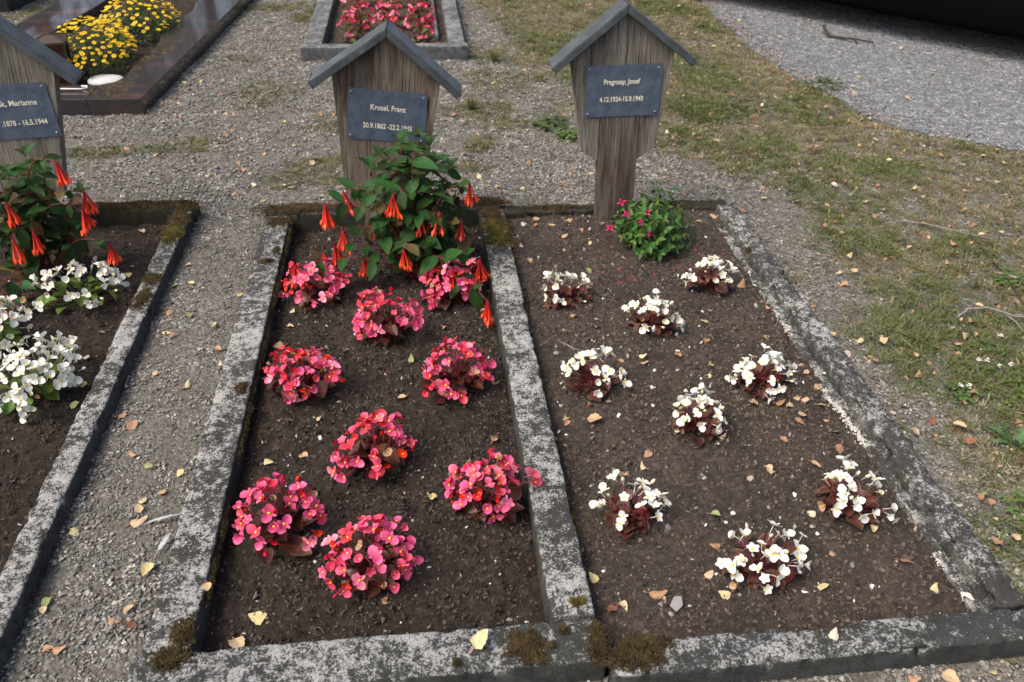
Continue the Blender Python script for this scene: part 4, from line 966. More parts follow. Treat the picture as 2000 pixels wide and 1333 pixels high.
def fuchsia(label, base, targets, canopy, seed, nfill, old=.06, tops=()):
    r = random.Random(seed); root = empty('fuchsia', base, label, 'fuchsia', 'orange flowered fuchsias'); B = Vector(base)
    def put(p, d, n_, s, o=False): link('leaf', (FO if o else FL)[r.randrange(2 if o else 4)], root, frame_yz(p, d, n_, s))
    def shoot(T, flowers, th=.0032, nl=6):
        T = T - B; b0 = Vector((r.uniform(-.03, .03), r.uniform(-.03, .03), -.01)); hor = Vector((T.x, T.y, 0))
        ctrl = b0 + hor * r.uniform(.15, .45) + Vector((0, 0, max(.12, T.z + r.uniform(.04, .12)) if flowers else T.z * .7))
        end = T + Vector((0, 0, .006)); pts = [bez(b0, ctrl, end, k / 9) for k in range(10)]
        mb = MB(); mb.tube(pts, th, .0011, 5); link('stem', mb.mesh('stem', [STEMR if flowers or r.random() < .6 else STEMB]), root)
        for k in range(nl):
            t = .38 + .60 * (k + r.uniform(0, .5)) / nl; p = bez(b0, ctrl, end, t); tg = (bez(b0, ctrl, end, min(1, t + .03)) - p).normalized()
            a0 = r.uniform(0, 6.28); ta = tg.orthogonal().normalized(); tb = tg.cross(ta)
            for sgn in (0, math.pi):
                side = ta * math.cos(a0 + sgn) + tb * math.sin(a0 + sgn)
                d = (side + tg * .35 + Vector((0, -.15, -.35 + r.uniform(-.25, .2)))).normalized()
                put(p, d, Vector((0, -.45, .9)) + side * .2 + Vector((r.uniform(-.3, .3),) * 3), (r.uniform(.62, 1.12) if r.random() < .85 else r.uniform(1.2, 1.5)) * (1.0 - .3 * (t > .9)), r.random() < old)
        if not flowers:
            a0 = r.uniform(0, 6.28)
            for q in range(4):
                side = Vector((math.cos(a0 + q * 1.571), math.sin(a0 + q * 1.571), 0)); put(end - Vector((0, 0, .008)), side + Vector((0, 0, .9 - .5 * (q % 2))), Vector((0, -.3, 1)) - side * .3, r.uniform(.45, .8))
        if flowers:
            for q in range(flowers):
                tilt = r.uniform(.04, .42); a = q * 6.283 / flowers + r.uniform(-.4, .4)
                z = Vector((math.sin(tilt) * math.cos(a), math.sin(tilt) * math.sin(a), math.cos(tilt))); p = T + Vector((math.cos(a), math.sin(a), 0)) * -.003 + Vector((0, 0, .004))
                link('flower', TF[r.randrange(4)], root, face_z(p, z, r.uniform(0, 6), r.uniform(1.15, 1.55)))
    for (x_, y_, z_, nf) in targets: shoot(Vector((x_, y_ - .045, z_ + .005)), nf + 2, nl=3)
    for T in tops: shoot(Vector(T), 0, .003, 6)
    cx, cy, cz, rx, ry, rz = canopy
    for i in range(nfill):
        a = i * 2.399; u_ = (i + .5) / nfill; zz = 1 - 1.7 * u_; q = math.sqrt(max(0, 1 - zz * zz)) * r.uniform(.65, 1.0)
        shoot(Vector((cx + rx * q * math.cos(a), cy + ry * q * math.sin(a), max(B.z + .05, cz + rz * zz))), 0, .0026, 5)
    return root
zc0 = float(zC(0.0, 2.55))
fuchsia('orange flowered fuchsia covering the foot of the middle marker', (-.01, 2.56, zc0),
        [(-.318, 2.60, .315, 5), (-.254, 2.62, .35, 5), (-.088, 2.56, .36, 3), (-.023, 2.70, .39, 2), (.063, 2.55, .30, 4), (.171, 2.62, .37, 4), (-.267, 2.58, .225, 5), (-.295, 2.55, .185, 3),
         (-.062, 2.48, .20, 3), (.095, 2.52, .11, 5), (.200, 2.54, .115, 6), (.032, 2.48, .07, 3), (.205, 2.28, .11, 4), (-.175, 2.66, .22, 2), (-.43, 2.50, .14, 4), (.10, 2.42, .15, 5), (-.12, 2.62, .17, 3), (.14, 2.6, .24, 3), (.0, 2.58, .28, 2), (-.20, 2.55, .13, 3)],
        (-.025, 2.66, .28, .185, .12, .25), 3, 30, .06, [(-.045, 2.78, .445), (-.11, 2.80, .40), (.02, 2.78, .39), (-.17, 2.76, .38), (.10, 2.74, .36)])
fuchsia('orange flowered fuchsia with reddening leaves in the single border at the frame edge', (-1.33, 2.66, float(zL(-1.33, 2.66))),
        [(-1.147, 2.64, .47, 5), (-1.32, 2.60, .35, 5), (-1.096, 2.60, .32, 5), (-1.25, 2.56, .27, 4), (-1.036, 2.58, .20, 4), (-1.317, 2.55, .25, 3), (-1.36, 2.42, .10, 5), (-1.33, 2.40, .06, 4), (-1.10, 2.66, .36, 3), (-1.40, 2.60, .42, 3)],
        (-1.32, 2.66, .30, .20, .12, .20), 9, 18, .22)
# bushy green fuchsia
def small_fuchsia():
    r = random.Random(77); B = Vector((.862, 2.70, float(zR(.862, 2.70)))); root = empty('fuchsia', tuple(B), 'bushy bright green fuchsia with a few magenta flowers in the dry bed', 'fuchsia')
    lf = [blade_mesh('leaf', [FUCGREEN], L=.034, W=.017, nx=2, ny=5, fold=.2, curl=c, shape=.72, tip=.9, seed=i) for i, c in enumerate((.1, .25, .35))]
    lt = [blade_mesh('leaf', [FUCTIP], L=.024, W=.011, nx=2, ny=4, fold=.3, curl=.1, shape=.72, tip=.9)]
    core = MB(); st = MB(); cnt = 0
    for i in range(64):
        a = i * 2.399; u_ = (i + .5) / 64; th = 1.5 * math.sqrt(u_); k = r.uniform(.84, 1.06)
        lop = 1 + .22 * math.sin(a * 1.0 + 1.0) + .10 * math.sin(3 * a)
        T = Vector((.142 * math.sin(th) * math.cos(a) * lop, .160 * math.sin(th) * math.sin(a) * lop, .03 + .195 * math.cos(th) * (1 + .16 * math.sin(a * 2)))) * k
        st.tube([(T.x * .1, T.y * .1, 0), tuple(T * .6 + Vector((0, 0, .02))), tuple(T)], .0018, .001, 4)
        out = (T - Vector((0, 0, .03))).normalized()
        for w_ in range(4):
            p = T * (1 - .13 * w_) ; a0 = w_ * 1.1 + r.uniform(0, 3); ta = out.orthogonal().normalized(); tb = out.cross(ta)
            for q in range(3 if w_ else 4):
                side = ta * math.cos(a0 + q * 2.09) + tb * math.sin(a0 + q * 2.09)
                d = (side * (.7 + .25 * w_) + out * .55 + Vector((0, -.05, -.12))).normalized(); s = r.uniform(.75, 1.1)
                M_ = frame_yz(p, d, out + Vector((0, 0, .5)), s)
                if w_ == 0: link('leaf', lt[0] if r.random() < .6 else lf[0], root, M_)
                elif w_ == 1 and q < 2 and cnt < 170: link('leaf', lf[r.randrange(3)], root, M_); cnt += 1
                else:
                    v, f, uv = blade(.034, .017, 2, 4, .2, .2, 0, .72, .9); core.add(v, f, uv, M_)
    o = link('foliage', core.mesh('foliage', [FUCGREEN]), root); o['kind'] = 'stuff'; o = link('stems', st.mesh('stems', [STEMG]), root); o['kind'] = 'stuff'
    fm = MB()
    for q in range(4):
        v, f, uv = blade(.020, .008, 2, 4, 0, -.15, 0, .6, .9); fm.add(v, f, uv, Rz(q * 1.571) @ Matrix.Translation((0, .002, 0)) @ Rx(-.2))
    for q in range(4):
        v, f, uv = blade(.011, .010, 2, 3, 0, 0, .15, .7, .6); fm.add(v, f, uv, Rz(q * 1.571 + .8) @ Matrix.Translation((0, .001, 0)) @ Rx(-1.15), 1)
    fm.tube([(0, 0, 0), (0, 0, .014)], .0028, .0018, 6); fm.tube([(0, 0, -.008), (0, 0, -.03)], .0005, .0005, 3)
    fme = fm.mesh('flower', [MAG, PURP])
    for x_, y_, z_ in ((.744, 2.70, .235), (.757, 2.66, .205), (.825, 2.63, .225), (.70, 2.66, .15), (.832, 2.58, .165), (.80, 2.60, .20)):
        link('flower', fme, root, face_z(Vector((x_, y_, z_)) - B, (r.uniform(-.5, .5), -.3, 1), r.uniform(0, 6), 1.0))
small_fuchsia()

# ================================================================== yellow flowers on the granite grave
def yellow_plant(label, x, y, z, Rr, H, nfl, seed, sq=1.0):
    r = random.Random(seed); root = empty('yellow_flowers', (x, y, z), label, 'flowers', 'yellow flowers on the granite grave')
    leaf = MB(); stems = MB()
    def dome(th, ph, k): return Vector((Rr * math.sin(th) * math.cos(ph) * k, Rr * sq * math.sin(th) * math.sin(ph) * k, H * (.12 + .88 * math.cos(th)) * k))
    for i in range(900):
        ph = r.uniform(0, 6.28); th = 1.55 * math.sqrt(r.random()); p = dome(th, ph, r.uniform(.55, .97)); out = p.normalized()
        d = (out * .5 + Vector((r.uniform(-1, 1), r.uniform(-1, 1), r.uniform(-.5, .6)))).normalized()
        v, f, uv = blade(.03, .013, 2, 3, .15, .15, 0, .8, .9); leaf.add(v, f, uv, frame_yz(p, d, out + Vector((0, 0, .6)), r.uniform(.7, 1.2)))
    for i in range(60):
        p = dome(1.5 * math.sqrt(r.random()), r.uniform(0, 6.28), .95); stems.tube([(p.x * .3, p.y * .3, 0), tuple(p * .7), tuple(p)], .0016, .001, 4)
    o = link('foliage', leaf.mesh('foliage', [YLEAF]), root); o['kind'] = 'stuff'; o = link('stems', stems.mesh('stems', [STEMG]), root); o['kind'] = 'stuff'
    for i in range(nfl):
        ph = i * 2.399 + r.uniform(-.3, .3); th = 1.25 * math.sqrt((i + .5) / nfl); p = dome(th, ph, r.uniform(1.0, 1.10)); n_ = p.normalized() * .5 + Vector((r.gauss(0, .25), r.gauss(0, .25) - .15, .9))
        fl = link('flower', YF, root, face_z(p, n_, r.uniform(0, 6), r.uniform(.85, 1.15))); link('disc', YD, fl)
_m = MB()
for q in range(11):
    v, f, uv = blade(.0105, .0062, 1, 2, 0, .05, 0, .75, .6); _m.add(v, f, uv, Rz(q * .5712) @ Matrix.Translation((0, .003, 0)))
YF = _m.mesh('flower', [YELP])
_m = MB(); _m.add([(0, 0, .003)] + [(.0042 * math.cos(i * .785), .0042 * math.sin(i * .785), .0008) for i in range(8)], [(0, 1 + i, 1 + (i + 1) % 8) for i in range(8)]); YD = _m.mesh('disc', [YELC])
yellow_plant('large mound of small yellow daisies beside the lantern on the granite grave', -1.82, 4.98, .03, .235, .27, 270, 1, 1.3)
yellow_plant('sparser yellow daisy mound farther back along the granite edge', -1.72, 5.66, .03, .24, .25, 170, 2, 1.3)

# lantern with red glass behind the left marker
def lantern():
    BR = mat_simple('bronze', (.085, .062, .045), .45, .5, .35, 60, .2, .6)
    GL = NM('red_lantern_glass', .1, .5); GL.color(GL.mix(GL.noise(GL.obj(), 12, 3), (.085, .010, .006), (.03, .012, .008))); GL = GL.m
    root = empty('grave_lantern', (-1.94, 4.74, .03), 'bronze grave lantern with red glass behind the cut off marker roof', 'lantern', None, (0, 0, rad(14)))
    h = .25; a0, a1 = .068, .078
    root.scale = (1.0, 1.0, .95)
    mb = MB(); mb.box((-.085, -.085, 0), (.085, .085, .018)); mb.box((-.07, -.07, .018), (.07, .07, .032)); link('base', mb.mesh('base', [BR], False), root)
    for sx in (-1, 1):
        for sy in (-1, 1):
            mb = MB(); mb.tube([(sx * a0, sy * a0, .03), (sx * a1, sy * a1, h)], .007, .007, 4); link('post', mb.mesh('post', [BR], False), root)
    for k in range(4):
        mb = MB(); mb.add([(-a0 + .006, -a0, .034), (a0 - .006, -a0, .034), (a1 - .006, -a1, h - .004), (-a1 + .006, -a1, h - .004), (-a0 + .006, -a0 + .003, .034), (a0 - .006, -a0 + .003, .034), (a1 - .006, -a1 + .003, h - .004), (-a1 + .006, -a1 + .003, h - .004)],
                          [(0, 1, 2, 3), (7, 6, 5, 4), (0, 4, 5, 1), (3, 2, 6, 7)]); link('pane', mb.mesh('pane', [GL], False), root, Rz(k * math.pi / 2))
    mb = MB(); w_ = .092
    mb.box((-w_, -w_, h), (w_, w_, h + .012)); mb.add([(-w_, -w_, h + .0121), (w_, -w_, h + .0121), (w_, w_, h + .0121), (-w_, w_, h + .0121), (0, 0, h + .042)], [(0, 1, 4), (1, 2, 4), (2, 3, 4), (3, 0, 4)])
    rf = link('roof', mb.mesh('roof', [BR], False), root)
    mb = MB()
    for sx, sy in ((1, 1), (1, -1), (-1, 1), (-1, -1)): mb.tube([(sx * w_, sy * w_, h + .013), (0, 0, h + .044)], .003, .003, 4)
    link('ridge', mb.mesh('ridge', [BR]), rf)
lantern()
# white stone, white wire hook
def blob(name, sx, sy, sz, mat, seed, sub=3, amp=.12):
    bm = bmesh.new(); bmesh.ops.create_icosphere(bm, subdivisions=sub, radius=1); r = random.Random(seed); o_ = [r.uniform(0, 50) for _ in range(3)]
    for v in bm.verts:
        k = 1 + amp * 2 * (float(fbm(v.co.x * 1.6 + o_[0], v.co.y * 1.6 + v.co.z * 1.3 + o_[1], 3, seed)) - .5); v.co = Vector((v.co.x * sx * k, v.co.y * sy * k, v.co.z * sz * k))
    me = bpy.data.meshes.new(name); bm.to_mesh(me); bm.free(); me.materials.append(mat)
    for p in me.polygons: p.use_smooth = True
    return me
WHST = mat_simple('white_stone', (.48, .475, .46), .7, .3, .2, 40, .3)
tag(link('white_stone', blob('white_stone', .098, .075, .028, WHST, 4, 3, .10), None, Matrix.Translation((-1.69, 4.72, .058))), 'flat white stone inside the corner of the granite border', 'stone')
mb = MB(); mb.tube([(-1.93, 4.44, .112), (-1.80, 4.43, .112), (-1.72, 4.425, .112), (-1.695, 4.44, .113), (-1.70, 4.465, .113), (-1.73, 4.47, .113)], .004, .004, 6)
tag(link('wire_hook', mb.mesh('wire_hook', [WPLAST])), 'white wire hook lying on the polished granite slab', 'hook')
GM = mat_simple('grey_pebble', (.26, .25, .24), .75, .3, .3, 150, .4); PM = mat_simple('pale_pebble', (.50, .47, .42), .75, .3, .25, 150, .4)

# ================================================================== fallen leaves, each its own
LT = """0.499,2.251,o 0.672,1.99,y 0.669,1.961,t 0.88,1.941,y 0.851,1.879,y 1.023,2.125,t 0.939,2.192,y 0.466,1.722,T 0.52,1.795,t 0.388,1.745,t 0.389,1.727,o 0.467,1.783,o 0.59,1.817,t 0.784,1.991,o 0.561,1.524,t 0.582,1.561,o 0.477,1.506,g 0.691,1.323,g 0.805,1.609,t 0.947,1.752,T 0.889,1.477,t 0.466,2.936,t 0.457,2.897,o 0.521,2.893,t 0.602,2.918,t 0.631,2.833,o 0.558,2.788,t 0.399,2.629,t 0.38,2.739,t 0.645,2.741,y 1.193,2.905,T 1.113,2.865,y 1.136,2.386,O 0.907,2.073,o 0.557,2.171,o 0.946,2.655,t 0.604,2.528,g 1.175,2.236,o 1.106,2.066,t 1.157,1.869,t 1.166,1.798,t 1.079,1.755,t 1.02,1.734,o 1.047,1.727,t 1.097,1.732,t 1.136,1.71,g 1.057,1.667,t 1.043,1.651,o 1.125,1.648,o 1.136,1.604,g 0.975,1.584,o 1.122,1.54,O 1.528,2.393,o 1.675,2.745,t 1.625,2.565,y 1.597,2.461,t 1.543,2.457,t 1.431,2.499,t 1.639,2.818,o 1.366,1.996,P 1.426,2.051,y 1.498,2.031,t 1.431,1.974,t 1.421,1.936,o 1.558,1.942,t 1.521,1.849,o 1.73,1.986,o 1.769,2.018,t 1.693,1.922,o 1.841,2.099,t 1.923,2.187,t 1.366,1.702,p 1.408,1.729,p 1.585,1.755,t 1.637,1.741,T 1.512,1.608,T 1.383,1.611,t 1.434,1.595,o 1.459,1.651,r 1.51,1.542,r 1.359,2.113,t 1.361,2.283,o 1.684,3.024,o 1.828,3.01,g 1.9,3.005,y 1.879,2.869,o 2.078,2.621,o 1.968,2.475,o 2.232,2.681,t 2.168,2.479,o 2.252,2.431,o 0.895,1.475,t 1.022,1.481,t 0.879,1.103,y 0.645,1.105,y 1.1,1.149,o 1.1,1.04,y 1.065,1.244,y 0.825,0.95,p 1.369,1.195,o 1.429,1.209,t 1.428,1.351,g 1.414,1.339,o 1.43,1.324,o 1.589,1.439,r 1.067,0.868,T 1.165,0.877,y 0.987,0.876,o 0.939,1.315,p 0.496,1.126,O 0.627,1.161,t 0.647,1.106,y 0.669,1.247,o 0.359,1.18,y 0.412,1.1,t 0.083,1.007,Y 0.384,1.095,r -0.499,1.196,t -0.398,1.159,Y -0.432,1.097,T -0.158,1.072,g -0.069,1.073,g -0.473,2.192,T -0.312,1.798,t -0.344,1.666,t -0.436,1.645,y -0.005,1.476,y -0.079,1.885,t 0.177,1.672,o -0.049,2.056,g 0.202,1.905,y -0.445,2.374,t -0.447,2.3,t 0.063,2.224,o 0.2,2.324,t -0.216,2.614,r -0.33,2.789,t -0.652,2.162,o -0.632,2.085,p -0.834,2.271,y -0.812,2.244,o -0.817,2.05,t -0.846,2.017,t -0.71,1.979,y -0.866,1.861,o -0.826,1.814,O -0.793,1.696,o -0.687,1.548,o -0.726,1.522,y -0.74,1.645,g -0.656,1.615,y -1.02,2.022,y -1.017,1.934,g -1.048,2.151,p -0.727,1.491,t -0.72,1.457,T -0.663,1.303,Y -0.863,1.435,y -0.861,1.211,t -0.863,1.231,g -0.703,1.173,o -0.662,1.153,r -0.676,1.194,t -0.818,1.112,o -0.794,1.107,o -0.852,2.699,t -0.869,2.555,g -0.812,2.558,y -0.85,2.38,o -0.78,2.362,g -0.689,2.289,y -0.633,2.484,y -0.794,3.322,t -0.719,3.399,p -0.934,3.508,t -1.043,3.724,t -0.82,3.629,o -0.785,3.565,o -0.749,3.535,y -1.218,3.758,t -0.929,3.802,g -1.453,3.638,y -1.365,3.839,o -1.258,3.202,g -1.083,2.982,t -1.273,2.889,p -1.043,2.634,t -1.041,2.299,y -1.334,2.399,y -1.056,2.714,t -0.589,3.386,y -0.561,3.373,o -0.658,3.244,y 0.271,3.418,y 0.4,3.444,t 0.45,3.295,y 0.639,3.347,o 0.631,3.268,o 0.345,3.317,t 0.69,3.426,o 0.584,3.383,y -2.648,6.247,t -1.29,4.768,y -1.246,4.671,o -1.208,4.809,y -1.171,4.834,o -1.192,4.496,o -1.252,4.451,t -1.309,4.493,o -1.464,4.158,o -0.986,4.286,t -0.938,4.261,o -1.209,4.267,o -1.278,4.17,t -0.945,4.118,o -0.914,4.061,t -0.933,3.994,o -1.28,5.708,y -1.073,5.861,y -1.058,4.587,o -0.893,4.45,y -1.341,4.447,o -1.815,5.083,o -1.657,5.01,t -0.789,5.247,o -0.76,5.184,t -0.75,5.288,y -0.736,5.102,o -0.712,5.162,o -0.704,5.234,t -0.783,5.084,o -0.713,5.052,o -0.655,4.85,o -0.782,4.445,o -0.678,4.385,g -0.669,4.132,y -0.497,4.239,o -0.426,4.236,o -0.589,3.827,t -0.485,3.616,t -0.718,3.748,t 0.434,5.506,o 0.493,5.151,o 0.237,4.122,Y 0.199,4.205,o 0.158,4.155,o 0.3,4.985,g 0.388,4.234,o 0.488,4.562,o 0.217,3.688,o 0.306,3.922,t 0.452,4.714,t 0.514,3.563,o 0.563,3.984,y 0.615,3.981,p 0.789,3.431,t 1.119,3.429,o 1.12,3.361,t 1.264,3.731,o 1.221,3.65,y 1.267,3.884,p 1.394,3.843,y 1.479,3.738,y 1.428,3.399,y 1.366,3.011,o 1.489,3.106,y 1.822,4.087,o 1.881,4.193,y 0.808,5.449,o 0.668,4.931,t 0.835,4.935,o 0.631,4.538,o 2.01,6.304,t 1.926,5.596,t 2.021,5.342,o 1.958,5.287,y 2.035,5.81,p 1.822,5.574,t 2.184,3.987,o 2.123,4.134,t 2.225,4.145,t 2.277,3.675,y 2.553,3.659,o 2.479,3.579,p 2.553,3.62,t 1.945,3.616,o 2.225,3.427,y 2.733,3.47,p 2.786,3.382,y 2.587,3.14,Y 2.183,3.118,y 1.84,3.181,P 1.901,3.209,o 2.083,3.093,o 2.027,3.138,o 2.517,3.428,t 2.651,3.481,o 2.515,3.471,o 2.567,3.267,y 2.791,5.192,y 2.669,4.766,g 3.081,4.549,t 3.166,4.707,g 3.246,5.257,t 2.674,4.679,g 2.555,4.508,t 2.528,4.412,T 2.779,4.298,T 2.501,5.53,t 2.566,5.553,o 2.367,5.965,y 2.306,5.911,o 2.895,5.939,t 2.798,5.674,o 2.67,4.53,t 2.892,4.185,t 2.966,4.015,t"""
def dry_mesh(c, seed):
    r = random.Random(seed)
    return blade_mesh('fallen_leaf', [DRY[c], DRY['o']], .010, 1, L=.033, W=r.uniform(.021, .031), nx=4, ny=8, fold=r.uniform(-.35, .7), curl=r.uniform(-.5, .6), cup=r.uniform(-.2, .25), shape=r.uniform(.52, .72), tip=r.uniform(.62, .85), serr=.07, wave=r.uniform(.02, .06), seed=seed)
DM = {c: [dry_mesh(c, i + 7 * k) for i in range(8)] for k, c in enumerate('tyogpr')}
SHORT = [(-.359, 2.455, 'back corner pink begonia'), (-.14, 2.194, 'pink begonia below the marker'), (.101, 2.404, 'pink begonia under the bells'), (-.357, 1.92, 'outer kerb pink begonia'),
         (.086, 1.908, 'tall pink begonia'), (-.146, 1.611, 'central pink begonia'), (-.379, 1.394, 'broad pink begonia'), (-.159, 1.258, 'frontmost pink begonia'), (.126, 1.41, 'loose pink begonia'),
         (.478, 2.361, 'hindmost white begonia'), (.749, 2.165, 'white begonia below the fuchsia'), (1.019, 2.396, 'dense white begonia'), (.49, 1.884, 'two-heaped white begonia'), (1.001, 1.839, 'flat white begonia'),
         (.743, 1.658, 'central white begonia'), (.486, 1.342, 'small white begonia'), (1.028, 1.33, 'maroon leaved white begonia'), (.751, 1.16, 'frontmost white begonia'), (.862, 2.70, 'green fuchsia'), (-.01, 2.56, 'orange fuchsia')]
OUT = [(-1.39, 4.30, 'granite border corner'), (-1.27, 5.6, 'granite side slab'), (-.67, 5.17, 'grey border left corner'), (.34, 5.17, 'grey border right corner'), (-.152, 2.96, 'brown middle marker'), (.785, 2.95, 'silvery marker'),
       (-1.478, 2.96, 'cut off marker'), (-.89, 3.1, 'single border corner'), (-.61, 3.05, 'pink bed back corner'), (1.30, 3.05, 'rough kerb back corner'), (1.31, .95, 'rough kerb front corner'), (1.30, 2.0, 'rough kerb'),
       (1.93, 2.15, 'lichened twig'), (2.15, 2.75, 'long thin twig'), (1.632, 1.53, 'broad leaved plant'), (1.79, 1.88, 'white flowered weed'), (2.88, 5.55, 'crooked stick'), (2.30, 4.9, 'far road edge'), (2.47, 3.98, 'road bend'),
       (1.58, 4.18, 'soft green weed patch'), (.70, 4.0, 'bright green weed patch'), (.50, 5.13, 'grass tussock'), (-.65, 1.37, 'feathers'), (-.61, 2.1, 'pink bed outer kerb'), (-.90, 2.2, 'single border kerb'), (-.62, 1.0, 'pink bed front corner'),
       (-1.157, 2.488, 'hindmost green leaved begonia'), (-1.116, 1.978, 'full round white begonia'), (-1.33, 2.66, 'fuchsia at the frame edge'), (-1.8, 5.0, 'yellow daisies'), (1.1, 5.6, 'far grass'), (1.75, 3.2, 'dry grass middle')]
CN = {'t': 'tan', 'y': 'yellow', 'o': 'orange brown', 'g': 'green', 'p': 'pale', 'r': 'rusty'}
def relation(x, y, L):
    d = sorted((math.hypot(x - a, y - b), a, b, n) for a, b, n in L)[0]
    dx, dy = x - d[1], y - d[2]
    rel = ('right of' if dx > 0 else 'left of') if abs(dx) > abs(dy) else ('behind' if dy > 0 else 'in front of')
    return d[0], rel + ' the ' + d[3]
rows = []
for i, wd in enumerate(LT.split()):
    a, b, c = wd.split(','); rows.append((float(a), float(b), c))
todo = []
r_ = random.Random(99)
KERBTOP = [(-.61, -.5, 1.06, 3.0), (.235, .337, 1.06, 3.0), (1.21, 1.305, .98, 3.0), (-.62, 1.33, .905, 1.045), (-.61, 1.29, 2.985, 3.085), (-.966, -.895, .92, 3.05), (-2.0, -.893, 3.055, 3.145)]
for (x_, y_, c) in rows:
    big = c.isupper(); c = c.lower(); onk = any(a - .005 < x_ < b + .005 and p < y_ < q for a, b, p, q in KERBTOP)
    size = ('large ' if big else '')
    if onk: z_ = .088; where = None
    elif -.52 < x_ < .245 and 1.0 < y_ < 3.0: z_ = float(zC(x_, y_)) + .007; where = 'bed'
    elif .33 < x_ < 1.235 and .98 < y_ < 3.0: z_ = float(zR(x_, y_)) + .007; where = 'bed'
    elif -2.0 < x_ < -.95 and .9 < y_ < 3.09: z_ = float(zL(x_, y_)) + .007; where = 'soil'
    elif in_poly(x_, y_, GRAN): z_ = float(zG(x_, y_)) + .008; where = 'soil'
    else:
        z_ = float(surf(x_, y_)) + .009
        if on_road(x_, y_): where = 'road'
        elif float(grass_mask(np.array(x_), np.array(y_))) > .35: where = 'grass'; z_ += .012
        elif y_ < 3.1 and x_ < 0: where = 'narrow path'
        elif y_ < 3.1: where = 'gravel'
        elif x_ < -.6: where = 'gravel'
        else: where = 'gravel'
    me = DM[c][r_.randrange(8)]; s = (1.2 if big else .80) * r_.uniform(.85, 1.12)
    M_ = Matrix.Translation((x_, y_, z_)) @ Matrix.Rotation(r_.uniform(0, 6.283), 4, 'Z') @ Matrix.Rotation(r_.gauss(0, .22), 4, 'X') @ Matrix.Rotation(r_.gauss(0, .22), 4, 'Y') @ Matrix.Scale(s, 4) @ Matrix.Translation((0, -.016, 0))
    if r_.random() < .35: M_ = M_ @ Matrix.Rotation(math.pi, 4, 'Y')
    o = link('fallen_leaf', me, None, M_)
    if onk:
        todo.append((o, '%s%s leaf lying on %s' % (size, CN[c], 'the front kerb' if y_ < 1.1 else 'the mossy back kerb' if y_ > 2.98 else 'the edge of a long kerb'), x_))
    else:
        d, rel = relation(x_, y_, SHORT if where == 'bed' else OUT)
        todo.append((o, '%s%s leaf on the %s %s' % (size, CN[c], {'bed': 'soil'}.get(where, where), rel), d))
from collections import defaultdict
dd = defaultdict(list)
for o, l, d in todo: dd[l].append((d, o))
NUM = ['nearest one', 'second nearest', 'third nearest', 'fourth nearest', 'fifth nearest', 'sixth nearest', 'seventh nearest', 'eighth nearest', 'ninth nearest', 'tenth nearest', 'farthest']
for l, L in dd.items():
    L.sort(key=lambda q: q[0])
    for k, (d, o) in enumerate(L): tag(o, l if len(L) == 1 else l + ', ' + NUM[min(k, 10)], 'leaf', 'fallen leaves')

# small leaf fragments too many to count, most along the road edge and in the grass
x, y = sample(9000, .3, 3.4, 1.0, 6.9); g_ = grass_mask(x, y); k = (rg.random(len(x)) < g_ * .42 + .9 * np.exp(-((x - road_x(y)) / .12) ** 2)) & ~in_bed(x, y, .03)
x, y = x[k], y[k]; n = len(x); s = rg.uniform(.22, .62, n)
LIT = [DM[c_][i_] for c_ in 'toro' for i_ in (0, 3, 5)]
scatter('leaf_litter', np.stack([x, y, surf(x, y) + .010], 1), np.stack([rg.normal(0, .5, n), rg.normal(0, .5, n), rg.uniform(0, 6.28, n)], 1), np.repeat(s[:, None], 3, 1), rg.integers(0, len(LIT), n), None, LIT)
n = 60; a_ = rg.uniform(0, 6.28, n); q_ = rg.uniform(.10, .26, n); x = .87 + q_ * np.cos(a_) * 1.1; y = 2.62 + q_ * np.sin(a_)
_b = MB()
for q in range(3):
    v, f, uv = blade(.016, .006, 1, 3, 0, .2, 0, .7, .8); _b.add(v, f, uv, Rz(q * 2.0) @ Rx(.2))
FB = _b.mesh('fallen_blossom', [mat_simple('withered_blossom', (.26, .045, .075), .7, .3, .5, 90)]); n = len(x)
scatter('fallen_blossoms', np.stack([x, y, zR(x, y) + .005], 1), np.stack([rg.normal(0, .5, n), rg.normal(0, .5, n), rg.uniform(0, 6.28, n)], 1), np.repeat(rg.uniform(.35, .75, n)[:, None], 3, 1), np.zeros(n, int), None, [FB])

